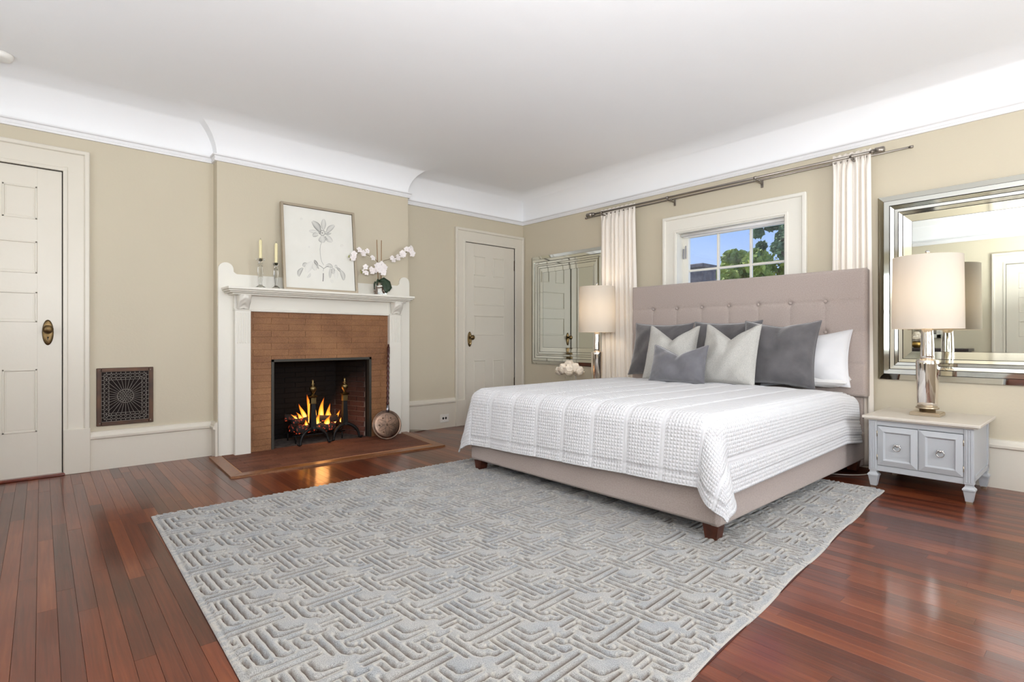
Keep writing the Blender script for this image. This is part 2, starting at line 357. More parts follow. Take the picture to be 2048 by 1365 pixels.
def rug_mat():
    m = bpy.data.materials.new('carved_wool_pile'); m.use_nodes = True; t, b = nodes(m)
    at = t.nodes.new('ShaderNodeAttribute'); at.attribute_name = 'pile'; co = t.nodes.new('ShaderNodeTexCoord')
    n = t.nodes.new('ShaderNodeTexNoise'); n.inputs['Scale'].default_value = 420; n.inputs['Detail'].default_value = 3; t.links.new(co.outputs['Object'], n.inputs['Vector'])
    n2 = t.nodes.new('ShaderNodeTexNoise'); n2.inputs['Scale'].default_value = 9; n2.inputs['Detail'].default_value = 4; t.links.new(co.outputs['Object'], n2.inputs['Vector'])
    hi = t.nodes.new('ShaderNodeValToRGB'); hi.color_ramp.elements[0].position = .36; hi.color_ramp.elements[1].position = .64
    hi.color_ramp.elements[0].color = lin((138, 136, 134)); hi.color_ramp.elements[1].color = lin((196, 194, 189)); t.links.new(n.outputs['Fac'], hi.inputs[0])
    blu = t.nodes.new('ShaderNodeMix'); blu.data_type = 'RGBA'; blu.blend_type = 'MULTIPLY'
    r2 = t.nodes.new('ShaderNodeValToRGB'); r2.color_ramp.elements[0].position = .42; r2.color_ramp.elements[1].position = .68; r2.color_ramp.elements[0].color = (1,1,1,1); r2.color_ramp.elements[1].color = lin((232, 238, 246)); t.links.new(n2.outputs['Fac'], r2.inputs[0])
    blu.inputs[0].default_value = 1; t.links.new(hi.outputs[0], blu.inputs[6]); t.links.new(r2.outputs[0], blu.inputs[7])
    mm = t.nodes.new('ShaderNodeMix'); mm.data_type = 'RGBA'; t.links.new(at.outputs['Fac'], mm.inputs[0]); mm.inputs[6].default_value = lin((196, 191, 181)); t.links.new(blu.outputs[2], mm.inputs[7])
    ct = t.nodes.new('ShaderNodeAttribute'); ct.attribute_name = 'dark_base'; m3 = t.nodes.new('ShaderNodeMix'); m3.data_type = 'RGBA'; m3.inputs[7].default_value = lin((112, 99, 88))  # shade of the carved grooves painted in as a dark brown
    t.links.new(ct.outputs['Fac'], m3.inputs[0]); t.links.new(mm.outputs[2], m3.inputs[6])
    t.links.new(m3.outputs[2], b.inputs['Base Color']); b.inputs['Roughness'].default_value = .95; b.inputs['Sheen Weight'].default_value = .25; b.inputs['Specular IOR Level'].default_value = .1
    bp = t.nodes.new('ShaderNodeBump'); bp.inputs['Distance'].default_value = .004; t.links.new(n.outputs['Fac'], bp.inputs['Height']); t.links.new(bp.outputs[0], b.inputs['Normal'])
    return m
m_rug = rug_mat()

def quilt_mat():
    m = bpy.data.materials.new('white_waffle_quilt'); m.use_nodes = True; t, b = nodes(m)
    b.inputs['Base Color'].default_value = lin((213, 213, 215)); b.inputs['Roughness'].default_value = .9; b.inputs['Sheen Weight'].default_value = .2; b.inputs['Specular IOR Level'].default_value = .2
    uv = t.nodes.new('ShaderNodeUVMap'); sp = t.nodes.new('ShaderNodeSeparateXYZ'); t.links.new(uv.outputs[0], sp.inputs[0])
    def sn(o, f):
        a = t.nodes.new('ShaderNodeMath'); a.operation = 'MULTIPLY'; a.inputs[1].default_value = f; t.links.new(o, a.inputs[0])
        s_ = t.nodes.new('ShaderNodeMath'); s_.operation = 'SINE'; t.links.new(a.outputs[0], s_.inputs[0]); 
        q = t.nodes.new('ShaderNodeMath'); q.operation = 'ABSOLUTE'; t.links.new(s_.outputs[0], q.inputs[0]); return q.outputs[0]
    f = PI / .0195
    a = t.nodes.new('ShaderNodeMath'); a.operation = 'MULTIPLY'; t.links.new(sn(sp.outputs['X'], f), a.inputs[0]); t.links.new(sn(sp.outputs['Y'], f), a.inputs[1])
    # plain channel between the double rows of stitching
    c = t.nodes.new('ShaderNodeMath'); c.operation = 'PINGPONG'; c.inputs[1].default_value = .1175; t.links.new(sp.outputs['X'], c.inputs[0])
    g = t.nodes.new('ShaderNodeMath'); g.operation = 'GREATER_THAN'; g.inputs[1].default_value = .015; t.links.new(c.outputs[0], g.inputs[0])
    h = t.nodes.new('ShaderNodeMath'); h.operation = 'MULTIPLY'; t.links.new(a.outputs[0], h.inputs[0]); t.links.new(g.outputs[0], h.inputs[1])
    n = t.nodes.new('ShaderNodeTexNoise'); n.inputs['Scale'].default_value = 30; t.links.new(uv.outputs[0], n.inputs['Vector'])
    h2 = t.nodes.new('ShaderNodeMath'); h2.operation = 'MULTIPLY_ADD'; h2.inputs[1].default_value = .5; t.links.new(n.outputs['Fac'], h2.inputs[0]); t.links.new(h.outputs[0], h2.inputs[2])
    bp = t.nodes.new('ShaderNodeBump'); bp.inputs['Distance'].default_value = .0038; t.links.new(h2.outputs[0], bp.inputs['Height']); t.links.new(bp.outputs[0], b.inputs['Normal'])
    return m
m_quilt = quilt_mat()

def leafy(name, c1, c2):
    m = bpy.data.materials.new(name); m.use_nodes = True; t, b = nodes(m)
    geo = t.nodes.new('ShaderNodeNewGeometry'); n = t.nodes.new('ShaderNodeTexNoise'); n.inputs['Scale'].default_value = 2.5; n.inputs['Detail'].default_value = 4; t.links.new(geo.outputs['Position'], n.inputs['Vector'])
    r_ = t.nodes.new('ShaderNodeValToRGB'); r_.color_ramp.elements[0].position = .35; r_.color_ramp.elements[1].position = .65; r_.color_ramp.elements[0].color = lin(c1); r_.color_ramp.elements[1].color = lin(c2)
    t.links.new(n.outputs['Fac'], r_.inputs[0]); t.links.new(r_.outputs[0], b.inputs['Base Color']); b.inputs['Roughness'].default_value = .6
    return m
m_tree1 = leafy('sunlit_foliage', (96, 122, 44), (178, 190, 88)); m_tree2 = leafy('blue_green_foliage', (70, 104, 78), (140, 168, 120))
m_chim = M('grey_chimney_brick', (112, 108, 112), .9, noise_=(12, (80, 76, 82), .2))

def fire_mat(name, c0, c1, s):
    m = bpy.data.materials.new(name); m.use_nodes = True; t = m.node_tree; t.nodes.clear()
    o_ = t.nodes.new('ShaderNodeOutputMaterial'); em = t.nodes.new('ShaderNodeEmission'); at = t.nodes.new('ShaderNodeAttribute'); at.attribute_name = 'fire_level'
    r_ = t.nodes.new('ShaderNodeValToRGB'); r_.color_ramp.elements[0].color = lin(c0); r_.color_ramp.elements[1].color = lin(c1); q = r_.color_ramp.elements.new(.45); q.color = lin((252, 165, 52))
    tr = t.nodes.new('ShaderNodeBsdfTransparent'); mx = t.nodes.new('ShaderNodeMixShader')
    mt = t.nodes.new('ShaderNodeMath'); mt.operation = 'MULTIPLY'; mt.inputs[1].default_value = 2.2; mt.use_clamp = True
    t.links.new(at.outputs['Fac'], r_.inputs[0]); t.links.new(r_.outputs[0], em.inputs[0]); em.inputs[1].default_value = s
    t.links.new(at.outputs['Fac'], mt.inputs[0]); t.links.new(mt.outputs[0], mx.inputs[0]); t.links.new(tr.outputs[0], mx.inputs[1]); t.links.new(em.outputs[0], mx.inputs[2]); t.links.new(mx.outputs[0], o_.inputs[0])
    return m
m_flame = fire_mat('flame', (226, 84, 20), (255, 236, 160), 2.0)
def ember_mat():
    m = M('charred_log', (46, 40, 38), .95, bump=(40, .004)); t, b = nodes(m)
    n = t.nodes.new('ShaderNodeTexNoise'); n.inputs['Scale'].default_value = 42; n.inputs['Detail'].default_value = 5
    geo = t.nodes.new('ShaderNodeNewGeometry'); t.links.new(geo.outputs['Position'], n.inputs['Vector'])
    r_ = t.nodes.new('ShaderNodeValToRGB'); r_.color_ramp.elements[0].position = .58; r_.color_ramp.elements[0].color = (0,0,0,1); r_.color_ramp.elements[1].position = .72; r_.color_ramp.elements[1].color = lin((255, 90, 50))
    t.links.new(n.outputs['Fac'], r_.inputs[0]); t.links.new(r_.outputs[0], b.inputs['Emission Color']); b.inputs['Emission Strength'].default_value = 1.2
    return m
m_log = ember_mat()

# ------------------------------------------------------------------ room shell
XL, XBR, XR, YB, YF, XE = -5.12, -5.00, -5.238, 4.80, -1.10, 1.60     # left recess, chimney breast, right recess, back, front, east
Y1, Y2 = 1.105, 2.925
ZR, ZC, CV = 2.535, 2.82, .30      # cove springs, ceiling, cove depth
FO = (1.529, 2.487, .81)           # firebox opening y0, y1, top

wl = MB(); wl.box((XL-.25, YF-.15, -.1), (XL, Y1, ZC)); wl.box((XR-.15, Y2, -.1), (XR, YB+.15, ZC))
wl.box((-5.30, Y1, FO[2]), (XBR, Y2, ZC)); wl.box((-5.30, Y1, -.1), (XBR, FO[0], FO[2])); wl.box((-5.30, FO[1], -.1), (XBR, Y2, FO[2]))
struct(obj('wall_left', wl, m_wall))
WX0, WX1, WZ0, WZ1 = -2.955, -1.885, 1.22, 2.065      # back window opening
wb = MB(); wb.box((XR-.15, YB, -.1), (WX0, YB+.2, ZC)); wb.box((WX1, YB, -.1), (XE+.15, YB+.2, ZC)); wb.box((WX0, YB, WZ1), (WX1, YB+.2, ZC)); wb.box((WX0, YB, -.1), (WX1, YB+.2, WZ0))
struct(obj('wall_back', wb, m_wall))
def wall_with(axis, p0, p1, a0, a1, holes, name):
    """wall slab p0..p1 on axis, from a0 to a1 along the wall, holes = (b0, b1, z0, z1) sorted"""
    mb = MB(); cur = a0
    def bx(u0, u1, z0, z1):
        if axis == 'x': mb.box((p0, u0, z0), (p1, u1, z1))
        else: mb.box((u0, p0, z0), (u1, p1, z1))
    for b0, b1, z0, z1 in holes:
        bx(cur, b0, -.1, ZC); bx(b0, b1, -.1, z0); bx(b0, b1, z1, ZC); cur = b1
    bx(cur, a1, -.1, ZC)
    return struct(obj(name, mb, m_wall))
EH = [(.1, 1.4, .75, 2.15), (2.5, 3.8, .75, 2.15)]
SH = [(-4.15, -3.05, .75, 2.15), (.2, 1.3, .75, 2.15)]
wall_with('x', XE, XE+.15, YF-.15, YB+.2, EH, 'wall_right')
wall_with('y', YF-.15, YF, XL-.25, XE+.15, SH, 'wall_front')

path = [(XL, YF), (XL, Y1), (XBR, Y1), (XBR, Y2), (XR, Y2), (XR, YB), (XE, YB), (XE, YF)]
def inset(d):
    n = len(path); r_ = []
    for i in range(n):
        p0, p1, p2 = Vector(path[i-1]), Vector(path[i]), Vector(path[(i+1) % n])
        a = (p1-p0).normalized(); b = (p2-p1).normalized()
        na = Vector((a.y, -a.x)); nb = Vector((b.y, -b.x))     # inward (path runs clockwise)
        r_.append(tuple(p1 + (na+nb) / (1 + na.dot(nb)) * d))
    return r_
def sweep_closed(prof):
    mb = MB(); n = len(path); rings = [inset(d) for d, z in prof]; v = []
    for (d, z), ring in zip(prof, rings): v += [(p[0], p[1], z) for p in ring]
    F = []; sm = []
    for k in range(len(prof)-1):
        for i in range(n):
            j = (i+1) % n; F.append((k*n+i, k*n+j, (k+1)*n+j, (k+1)*n+i))
    mb.add(v, F); return mb
cp = []
for k in range(15):
    a = PI/2*k/14; cp.append((CV*(1-math.cos(a)), ZR + (ZC-ZR)*math.sin(a)))
# subdivide smooth shading per strip: split mesh edges at mitres by keeping flat horizontally, smooth vertically
cove = sweep_closed(cp)
ci = inset(CV)
cl = MB(); cl.add([(p[0], p[1], ZC) for p in ci], [tuple(range(len(ci)))]); cl.v += []
b0 = len(cl.v)
cl.box((XR-.15, YF-.15, ZC+.03), (XE+.15, YB+.2, ZC+.13))
co = obj('ceiling', cl, m_ceil); struct(co)
cvo = obj('cove', cove, m_ceil, co, smooth=True)
mdf = cvo.modifiers.new('es', 'EDGE_SPLIT'); mdf.split_angle = R(40)
rail = sweep_closed([(0, ZR-.05), (.018, ZR-.05), (.022, ZR-.035), (.016, ZR-.03), (.022, ZR-.012), (.034, ZR-.006), (.034, ZR+.004), (.0, ZR+.006)])
rl = obj('trim_1', rail, m_rail); struct(rl, 'white picture rail moulding running round the room under the cove')

# floor
def ss(t): t = max(0.0, min(1.0, t)); return t*t*(3-2*t)
def fz(x, y): return -.05 * ss((-4.35-x)/.75) * ss((y-2.93)/.22)
fl = MB(); fl.box((XR-.15, YF-.15, -.16), (XE+.15, YB+.2, -.07))
floor_o = obj('floor', fl, m_gap); struct(floor_o)
PW = .0572
rug_q = [Vector((-3.565, .457)), Vector((-.755, .42)), Vector((-1.022, 4.135)), Vector((-3.51, 4.10))]
def in_rug(x, y):
    for i in range(4):
        a, b = rug_q[i], rug_q[(i+1) % 4]
        if (b.x-a.x)*(y-a.y) - (b.y-a.y)*(x-a.x) < .03: return False
    return True
cs, sn_ = math.cos(R(48.68)), math.sin(R(48.68))
def vis(x, y):
    d = -x*sn_ + y*cs; u = x*cs + y*sn_
    if d < 1.3: return False
    px = 1024 + 1071*u/d; py = 676.5 + 1071/d
    return -60 < px < 2108 and py < 1420
planks = []; y = YF; k = 0
while y < YB:
    x = XR + .0 - rnd.random()*1.6
    x0f = XL if y < Y1 else (XBR if y < Y2 else XR)
    while x < XE:
        L = rnd.uniform(.7, 2.3); xa = max(x, x0f); xb = min(x+L, XE)
        if xb - xa > .02: planks.append((xa, xb, y, min(y+PW, YB), rnd.random()))
        x += L
    y += PW; k += 1
def plank_mb(mb, p):
    xa, xb, ya, yb, tnt = p; g = .0003; c = .0006; zt = rnd.uniform(-.0002, .0002)
    n = 1 if xa > -4.3 or ya < 2.6 else max(1, int((min(xb, -3.4)-xa)/.12))
    xs = [xa + (min(xb, -3.4)-xa)*i/n for i in range(n+1)] if n > 1 else [xa]
    if xs[-1] < xb - 1e-4: xs.append(xb)
    v = []; F = []
    for i, xx in enumerate(xs):
        e_ = g if i in (0,) else (-g if i == len(xs)-1 else 0)
        z0, z1 = fz(xx, ya), fz(xx, yb)
        v += [(xx+e_, ya+g, z0-.014), (xx+e_, ya+g, z0-c+zt), (xx+e_, ya+g+c, z0+zt), (xx+e_, yb-g-c, z1+zt), (xx+e_, yb-g, z1-c+zt), (xx+e_, yb-g, z1-.014)]
    for i in range(len(xs)-1):
        a = i*6; F += [(a+j, a+6+j, a+7+j, a+1+j) for j in range(5)]
    F += [(0,1,2,3,4,5)]; a = (len(xs)-1)*6; F += [tuple(a+j for j in (5,4,3,2,1,0))]
    mb.add(v, F); return len(v)
scored = []
for p in planks:
    pts = [(p[0]+(p[1]-p[0])*q/8, (p[2]+p[3])/2) for q in range(9)]
    vp = [q for q in pts if vis(*q) and not in_rug(*q) and not (q[0] < -4.2 and 1.05 < q[1] < 2.85)]
    if vp: scored.append((min(math.hypot(*q) for q in vp), p))
scored.sort(key=lambda q: q[0]); near = [p for _, p in scored[:296]]; nearset = set(id(p) for p in near)
def set_tint(o, vals):
    at = o.data.attributes.new('tint', 'FLOAT', 'POINT'); at.data.foreach_set('value', vals)
for p in near:
    mb = MB(); n = plank_mb(mb, p); o = obj('floorboard', mb, m_floor, floor_o, fixn=True); set_tint(o, [p[4]]*n)
mb = MB(); vals = []
for p in planks:
    if id(p) not in nearset: vals += [p[4]]*plank_mb(mb, p)
o = obj('floorboards', mb, m_floor, floor_o, fixn=True); set_tint(o, vals); o['kind'] = 'stuff'

# baseboards ---------------------------------------------------------------
def baseboard(name, segs, h, z0f=lambda x, y: 0, cap=.06):
    """segs: list of ((x0,y0),(x1,y1)) with inward normal to the right of the direction (clockwise path)"""
    pr = MB(); prof = [(0, 0), (.019, 0), (.019, h-cap), (.022, h-cap+.002), (.034, h-cap+.006), (.036, h-cap+.022), (.028, h-cap+.032), (.026, h-.018), (.018, h-.004), (0, h)]
    for (a, b) in segs:
        a = Vector(a); b = Vector(b); d = (b-a).normalized(); nrm = Vector((d.y, -d.x))
        n = len(prof); v = []; m_ = max(1, int((b-a).length/.3))
        for q in range(m_+1):
            p = a + (b-a)*q/m_; z0 = z0f(p.x, p.y)
            v += [(p.x+nrm.x*o_, p.y+nrm.y*o_, z + (z0 if i < 2 else 0)) for i, (o_, z) in enumerate(prof)]
        F = []
        for q in range(m_): F += [(q*n+i, q*n+(i+1) % n, (q+1)*n+(i+1) % n, (q+1)*n+i) for i in range(n)]
        F += [tuple(range(n))[::-1], tuple(m_*n+i for i in range(n))]
        pr.add(v, F)
    return struct(obj(name, pr, m_trim, fixn=True))
baseboard('baseboard_left', [((XL, YF), (XL, -.80)), ((XL, .275), (XL, Y1-.0)), ((XL+.001, Y1), (XBR+.030, Y1)), ((XR, Y2), (XR, 3.694))], .295, fz)
baseboard('baseboard_back', [((XR, YB), (XE, YB))], .325, fz)
baseboard('baseboard_right', [((XE, YB), (XE, YF))], .30)
baseboard('baseboard_front', [((XE, YF), (-.10, YF)), ((-1.28, YF), (XL, YF))], .30)

# doors --------------------------------------------------------------------
def door(name, trimname, A, n_, u, w0, w1, c0, c1, top, ctop, rows, knob_u, knob_z, hinge_u, hz, z0=0.0, plinth=.33, openings=True, casbot=None):
    """A: point function (s, depth, z) -> xyz with s along wall and depth into the room."""
    def bx(mb, s0, s1, d0, d1, za, zb, bev=0): mb.box(A(s0, d0, za), A(s1, d1, zb), bev)
    d = MB(); D0, D1 = .001, .011
    bx(d, w0, w1, D0, D0+.003, z0, top)
    # stiles and rails around the recessed panels (rows: (z0, z1, [(s0,s1), ...]))
    ss_ = sorted(rows, key=lambda q: q[0]); cur = z0+.004
    smin = min(q[0] for r_ in rows for q in r_[2]); smax = max(q[1] for r_ in rows for q in r_[2])
    bx(d, w0, smin, D0, D1, z0, top, .0008); bx(d, smax, w1, D0, D1, z0, top, .0008)
    for (za, zb, cols) in ss_:
        bx(d, smin, smax, D0, D1, cur, za); cur = zb
        cc = sorted(cols)
        for q in range(len(cc)-1): bx(d, cc[q][1], cc[q+1][0], D0, D1, za, zb)
    bx(d, smin, smax, D0, D1, cur, top)
    do = obj(name, d, m_trim, fixn=True); struct(do)
    for (za, zb, cols) in ss_:
        for (sa, sb) in cols:
            p = MB(); t_ = .013
            bx(p, sa, sb, D0+.003, D0+.005, za, zb)
            # moulding frame
            for (a0_, a1_, b0_, b1_) in ((sa, sb, zb-t_, zb), (sa, sb, za, za+t_), (sa, sa+t_, za, zb), (sb-t_, sb, za, zb)):
                bx(p, a0_, a1_, D0+.004, D1+.003, b0_, b1_, .003)
            i_ = t_+.008
            bx(p, sa+i_, sb-i_, D0+.004, D0+.0065, za+i_, zb-i_, .001)
            obj('door_panel', p, m_trim, do, fixn=True)
    if knob_u is not None:
        k = MB(); N = 24
        cx_, cy_, cz_ = A(knob_u, D1, knob_z)
        pl = []; 
        for lay, (rr, dd) in enumerate(((1.0, 0), (1.0, .004), (.85, .008), (.6, .009), (.0001, .009))):
            for q in range(N):
                a = 2*PI*q/N; pl.append(A(knob_u + .032*rr*math.cos(a), D1+dd, knob_z + .092*rr*math.sin(a)))
        k.add(pl, [(l*N+q, l*N+(q+1) % N, (l+1)*N+(q+1) % N, (l+1)*N+q) for l in range(4) for q in range(N)], True)
        kp = obj('knob_plate', k, m_knob, do, fixn=True)
        kn = MB(); pv = []; prof = [(.012, 0), (.011, .03), (.02, .036), (.029, .045), (.031, .056), (.026, .066), (.014, .072), (.0005, .073)]
        for rr, dd in prof:
            for q in range(N): a = 2*PI*q/N; pv.append(A(knob_u+rr*math.cos(a), D1+.008+dd, knob_z+.022+rr*math.sin(a)))
        kn.add(pv, [(l*N+q, l*N+(q+1) % N, (l+1)*N+(q+1) % N, (l+1)*N+q) for l in range(len(prof)-1) for q in range(N)], True)
        obj('knob', kn, m_knob, do, fixn=True)
        kh = MB(); bx(kh, knob_u-.003, knob_u+.003, D1+.008, D1+.0105, knob_z-.055, knob_z-.038, .001); kh.ball(A(knob_u, D1+.0095, knob_z-.036), .005, 8, 5)
        obj('keyhole', kh, m_black, kp)
    if hinge_u is not None:
        for z in hz:
            h = MB(); a = A(hinge_u, D1+.006, z-.07); b = A(hinge_u, D1+.006, z+.07); h.tube([a, b], .007, 8); h.ball(b, .009, 8, 5); h.ball(a, .009, 8, 5); bx(h, hinge_u-.018, hinge_u, D1-.001, D1+.002, z-.065, z+.065)
            obj('hinge', h, m_bronze, do)
    # casing
    t_ = MB()
    def cas(s0, s1, za, zb, vert, inner_first):
        bx(t_, s0, s1, 0, .02, za, zb, .002)
    T = .03
    for (sa, sb) in ((c0, w0-.006), (w1+.006, c1)):
        bx(t_, sa, sb, 0, .02, z0+plinth*0, ctop, .002)
    bx(t_, c0+.001, c1-.001, 0, .0204, top+.0065, ctop-.001, .002)
    # back band on the outside and stop bead on the inside
    bx(t_, c0-.004, c0+T, 0, .036, z0, ctop+.004, .006); bx(t_, c1-T, c1+.004, 0, .036, z0, ctop+.004, .006); bx(t_, c0-.0035, c1+.0035, 0, .0364, ctop-T+.001, ctop+.0035, .006)
    bx(t_, w0-.034, w0-.006, 0, .027, z0, top+.040, .004); bx(t_, w1+.006, w1+.034, 0, .027, z0, top+.040, .004); bx(t_, w0-.0335, w1+.0335, 0, .0274, top+.0065, top+.0335, .004)
    # dark jamb gap
    tr = obj(trimname, t_, m_trim, fixn=True); struct(tr, None)
    if plinth:
        for (sa, sb) in ((c0-.006, w0-.010), (w1+.010, c1+.006)):
            p = MB(); bx(p, sa, sb, 0, .040, z0, plinth, .003); obj('plinth_block', p, m_trim, tr)
    g = MB(); bx(g, w0-.0055, w0-.001, -.001, .004, z0, top+.005); bx(g, w1+.001, w1+.0055, -.001, .006, z0, top+.005); bx(g, w0-.005, w1+.005, -.001, .002, top+.001, top+.0055)
    obj('jamb_gap', g, m_gap, tr)
    return do
AL = lambda s, d, z: (XL+d, s, z)
AR = lambda s, d, z: (XR+d, s, z)
AS = lambda s, d, z: (s, YF+d, z)
def rows5(s0, s1, mid, Z):
    m0, m1 = mid
    return [(Z[0][0], Z[0][1], [(s0, m0), (m1, s1)]), (Z[1][0], Z[1][1], [(s0, s1)]), (Z[2][0], Z[2][1], [(s0, s1)]), (Z[3][0], Z[3][1], [(s0, m0), (m1, s1)])]
d1 = door('door_1', 'trim_2', AL, 1, 1, -.645, .113, -.80, .270, 2.212, 2.385, rows5(-.51, -.021, (-.325, -.205), [(1.845, 2.08), (1.46, 1.69), (1.112, 1.33), (.33, .78)]), .036, 1.040, None, (), 0.0, .328)
th = MB(); th.box((XL, -.66, 0), (XL+.055, .13, .018), .004); obj('threshold', th, m_threshold, d1)
d2 = door('door_2', 'trim_3', AR, 1, 1, 3.850, 4.632, 3.696, 4.790, 2.158, 2.322, rows5(3.975, 4.458, (4.158, 4.276), [(1.768, 2.012), (1.405, 1.642), (1.035, 1.28), (.262, .728)]), 3.909, .985, 4.645, (1.94, .42), -.05, .26)
th = MB(); th.box((XR, 3.84, -.055), (XR+.03, 4.64, -.038), .002); obj('threshold', th, m_threshold, d2)
d3 = door('door_3', 'trim_4', AS, 1, 1, -1.115, -.27, -1.27, -.11, 2.08, 2.25, rows5(-.98, -.40, (-.76, -.62), [(1.72, 1.95), (1.37, 1.60), (1.02, 1.25), (.26, .72)]), -.33, 1.0, -1.128, (1.86, .4), 0.0, .30)

# back window ---------------------------------------------------------------
win = MB()
for (a, b) in (((WX0, YB-.02, WZ0), (WX0+.02, YB+.2, WZ1)), ((WX1-.02, YB-.02, WZ0), (WX1, YB+.2, WZ1)), ((WX0, YB-.02, WZ1-.02), (WX1, YB+.2, WZ1)), ((WX0, YB-.02, WZ0), (WX1, YB+.2, WZ0+.02))): win.box(a, b)
wo = obj('window_1', win, m_mantel); struct(wo)
cs_ = MB(); T = .03; ca0, ca1, ct = -3.09, -1.73, 2.215; cz0 = 1.06
cs_.box((ca0, YB-.022, cz0), (WX0+.012, YB, ct), .002); cs_.box((WX1-.012, YB-.022, cz0), (ca1, YB, ct), .002); cs_.box((ca0+.001, YB-.0224, WZ1-.0115), (ca1-.001, YB, ct-.001), .002)
cs_.box((ca0-.004, YB-.04, cz0), (ca0+T, YB, ct+.004), .006); cs_.box((ca1-T, YB-.04, cz0), (ca1+.004, YB, ct+.004), .006); cs_.box((ca0-.0035, YB-.0404, ct-T+.001), (ca1+.0035, YB, ct+.0035), .006)
cs_.box((WX0-.012, YB-.03, WZ0-.05), (WX0+.014, YB, WZ1+.014), .004); cs_.box((WX1-.014, YB-.03, WZ0-.05), (WX1+.012, YB, WZ1+.014), .004); cs_.box((WX0-.0115, YB-.0304, WZ1-.0115), (WX1+.0115, YB, WZ1+.0135), .004)
obj('window_casing', cs_, m_mantel, wo)
si = MB(); si.box((ca0-.02, YB-.07, WZ0-.03), (ca1+.02, YB+.1, WZ0), .004); obj('window_sill', si, m_mantel, wo)
GX0, GX1, GZ1, GY = -2.875, -1.945, 2.005, YB+.11; GZ0 = 1.30
sh = MB(); sh.box((WX0+.018, GY-.02, WZ0), (GX0, GY+.02, WZ1-.018), .003); sh.box((GX1, GY-.02, WZ0), (WX1-.018, GY+.02, WZ1-.018), .003); sh.box((GX0, GY-.02, GZ1), (GX1, GY+.02, WZ1-.018), .003); sh.box((GX0, GY-.02, WZ0), (GX1, GY+.02, GZ0), .003)
so_ = obj('window_sash', sh, m_mantel, wo)
xs = [GX0, -2.566, -2.248, GX1]; zs = [GZ0, 1.675, GZ1]
for x in xs[1:-1]: q = MB(); q.box((x-.011, GY-.014, GZ0), (x+.011, GY+.014, GZ1), .003); obj('muntin', q, m_mantel, so_)
q = MB(); q.box((GX0, GY-.0135, zs[1]-.011), (GX1, GY+.0135, zs[1]+.011), .003); obj('muntin', q, m_mantel, so_)
for i in range(3):
    for j in range(2): q = MB(); q.box((xs[i]+.011, GY-.002, zs[j]+.011), (xs[i+1]-.011, GY+.001, zs[j+1]-.011)); obj('pane', q, m_glasspane, so_)
q = MB(); q.tube([(WX0+.03, GY-.06, WZ1-.035), (WX1-.03, GY-.06, WZ1-.035)], .016, 12); q.box((WX0+.05, GY-.047, WZ1-.06), (WX1-.05, GY-.045, WZ1-.035)); obj('roller_blind', q, m_cotton, wo)
q = MB(); q.box((GX0-.055, GY-.03, 1.80), (GX0-.045, GY-.02, 1.90), .002); q.box((GX0-.03, GY-.034, 1.80), (GX0-.022, GY-.02, 1.93), .002); obj('window_catch', q, m_zinc, wo)

# windows behind the camera (they show in the mirrors and let the daylight in)
def plain_window(name, A, s0, s1, z0, z1):
    f = MB()
    def bx(m, a, b, c, d_, e_, g, bev=.003): m.box(A(a, c, e_), A(b, d_, g), bev)
    bx(f, s0-.12, s0, 0, .022, z0-.12, z1+.12); bx(f, s1, s1+.12, 0, .022, z0-.12, z1+.12); bx(f, s0-.12, s1+.12, 0, .022, z1, z1+.12); bx(f, s0-.14, s1+.14, 0, .05, z0-.04, z0)
    o = obj(name, f, m_mantel); struct(o)
    for (a, b, c, d_) in ((s0, s0+.05, z0, z1), (s1-.05, s1, z0, z1), (s0, s1, z1-.05, z1), (s0, s1, z0, z0+.06), (s0, s1, (z0+z1)/2-.02, (z0+z1)/2+.02)):
        q = MB(); bx(q, a, b, -.07, -.03, c, d_); obj('sash_bar', q, m_mantel, o)
    for k in (1, 2):
        x = s0 + (s1-s0)*k/3; q = MB(); bx(q, x-.01, x+.01, -.06, -.04, z0, z1); obj('muntin', q, m_mantel, o)
    return o
plain_window('window_2', lambda s, d, z: (XE-d, s, z), *EH[0]); plain_window('window_3', lambda s, d, z: (XE-d, s, z), *EH[1])
plain_window('window_4', AS, *SH[0]); plain_window('window_5', AS, *SH[1])

# ------------------------------------------------------------------ fireplace
fp = thing('fireplace', (XBR, 2.0, 0), 'white painted mantelpiece around a brick fireplace on the left wall', 'fireplace')
XF = -4.965  # brick face
bb = MB()
def arc(cx_, cz_, r_, a0, a1, n=10): return [(cx_ + r_*math.cos(a0+(a1-a0)*i/n), cz_ + r_*math.sin(a0+(a1-a0)*i/n)) for i in range(n+1)]
ye0, ye1, ye2, ye3 = 1.111, 1.229, 2.812, 2.931
er = (ye1-ye0)/2
# backboard pieces: left leg + ear, right leg + ear, top board
def leg_poly(a, b, inner_right):
    c_ = (a+b)/2; P = [(a, 0.0), (b, 0.0), (b, 1.58)] + arc(c_, 1.58, er, 0, PI, 12) + [(a, 1.58)]
    return P
bb.prism(leg_poly(ye0, ye1, 1), XBR, XBR+.018, 'x'); bb.prism(leg_poly(ye2, ye3, 0), XBR, XBR+.018, 'x')
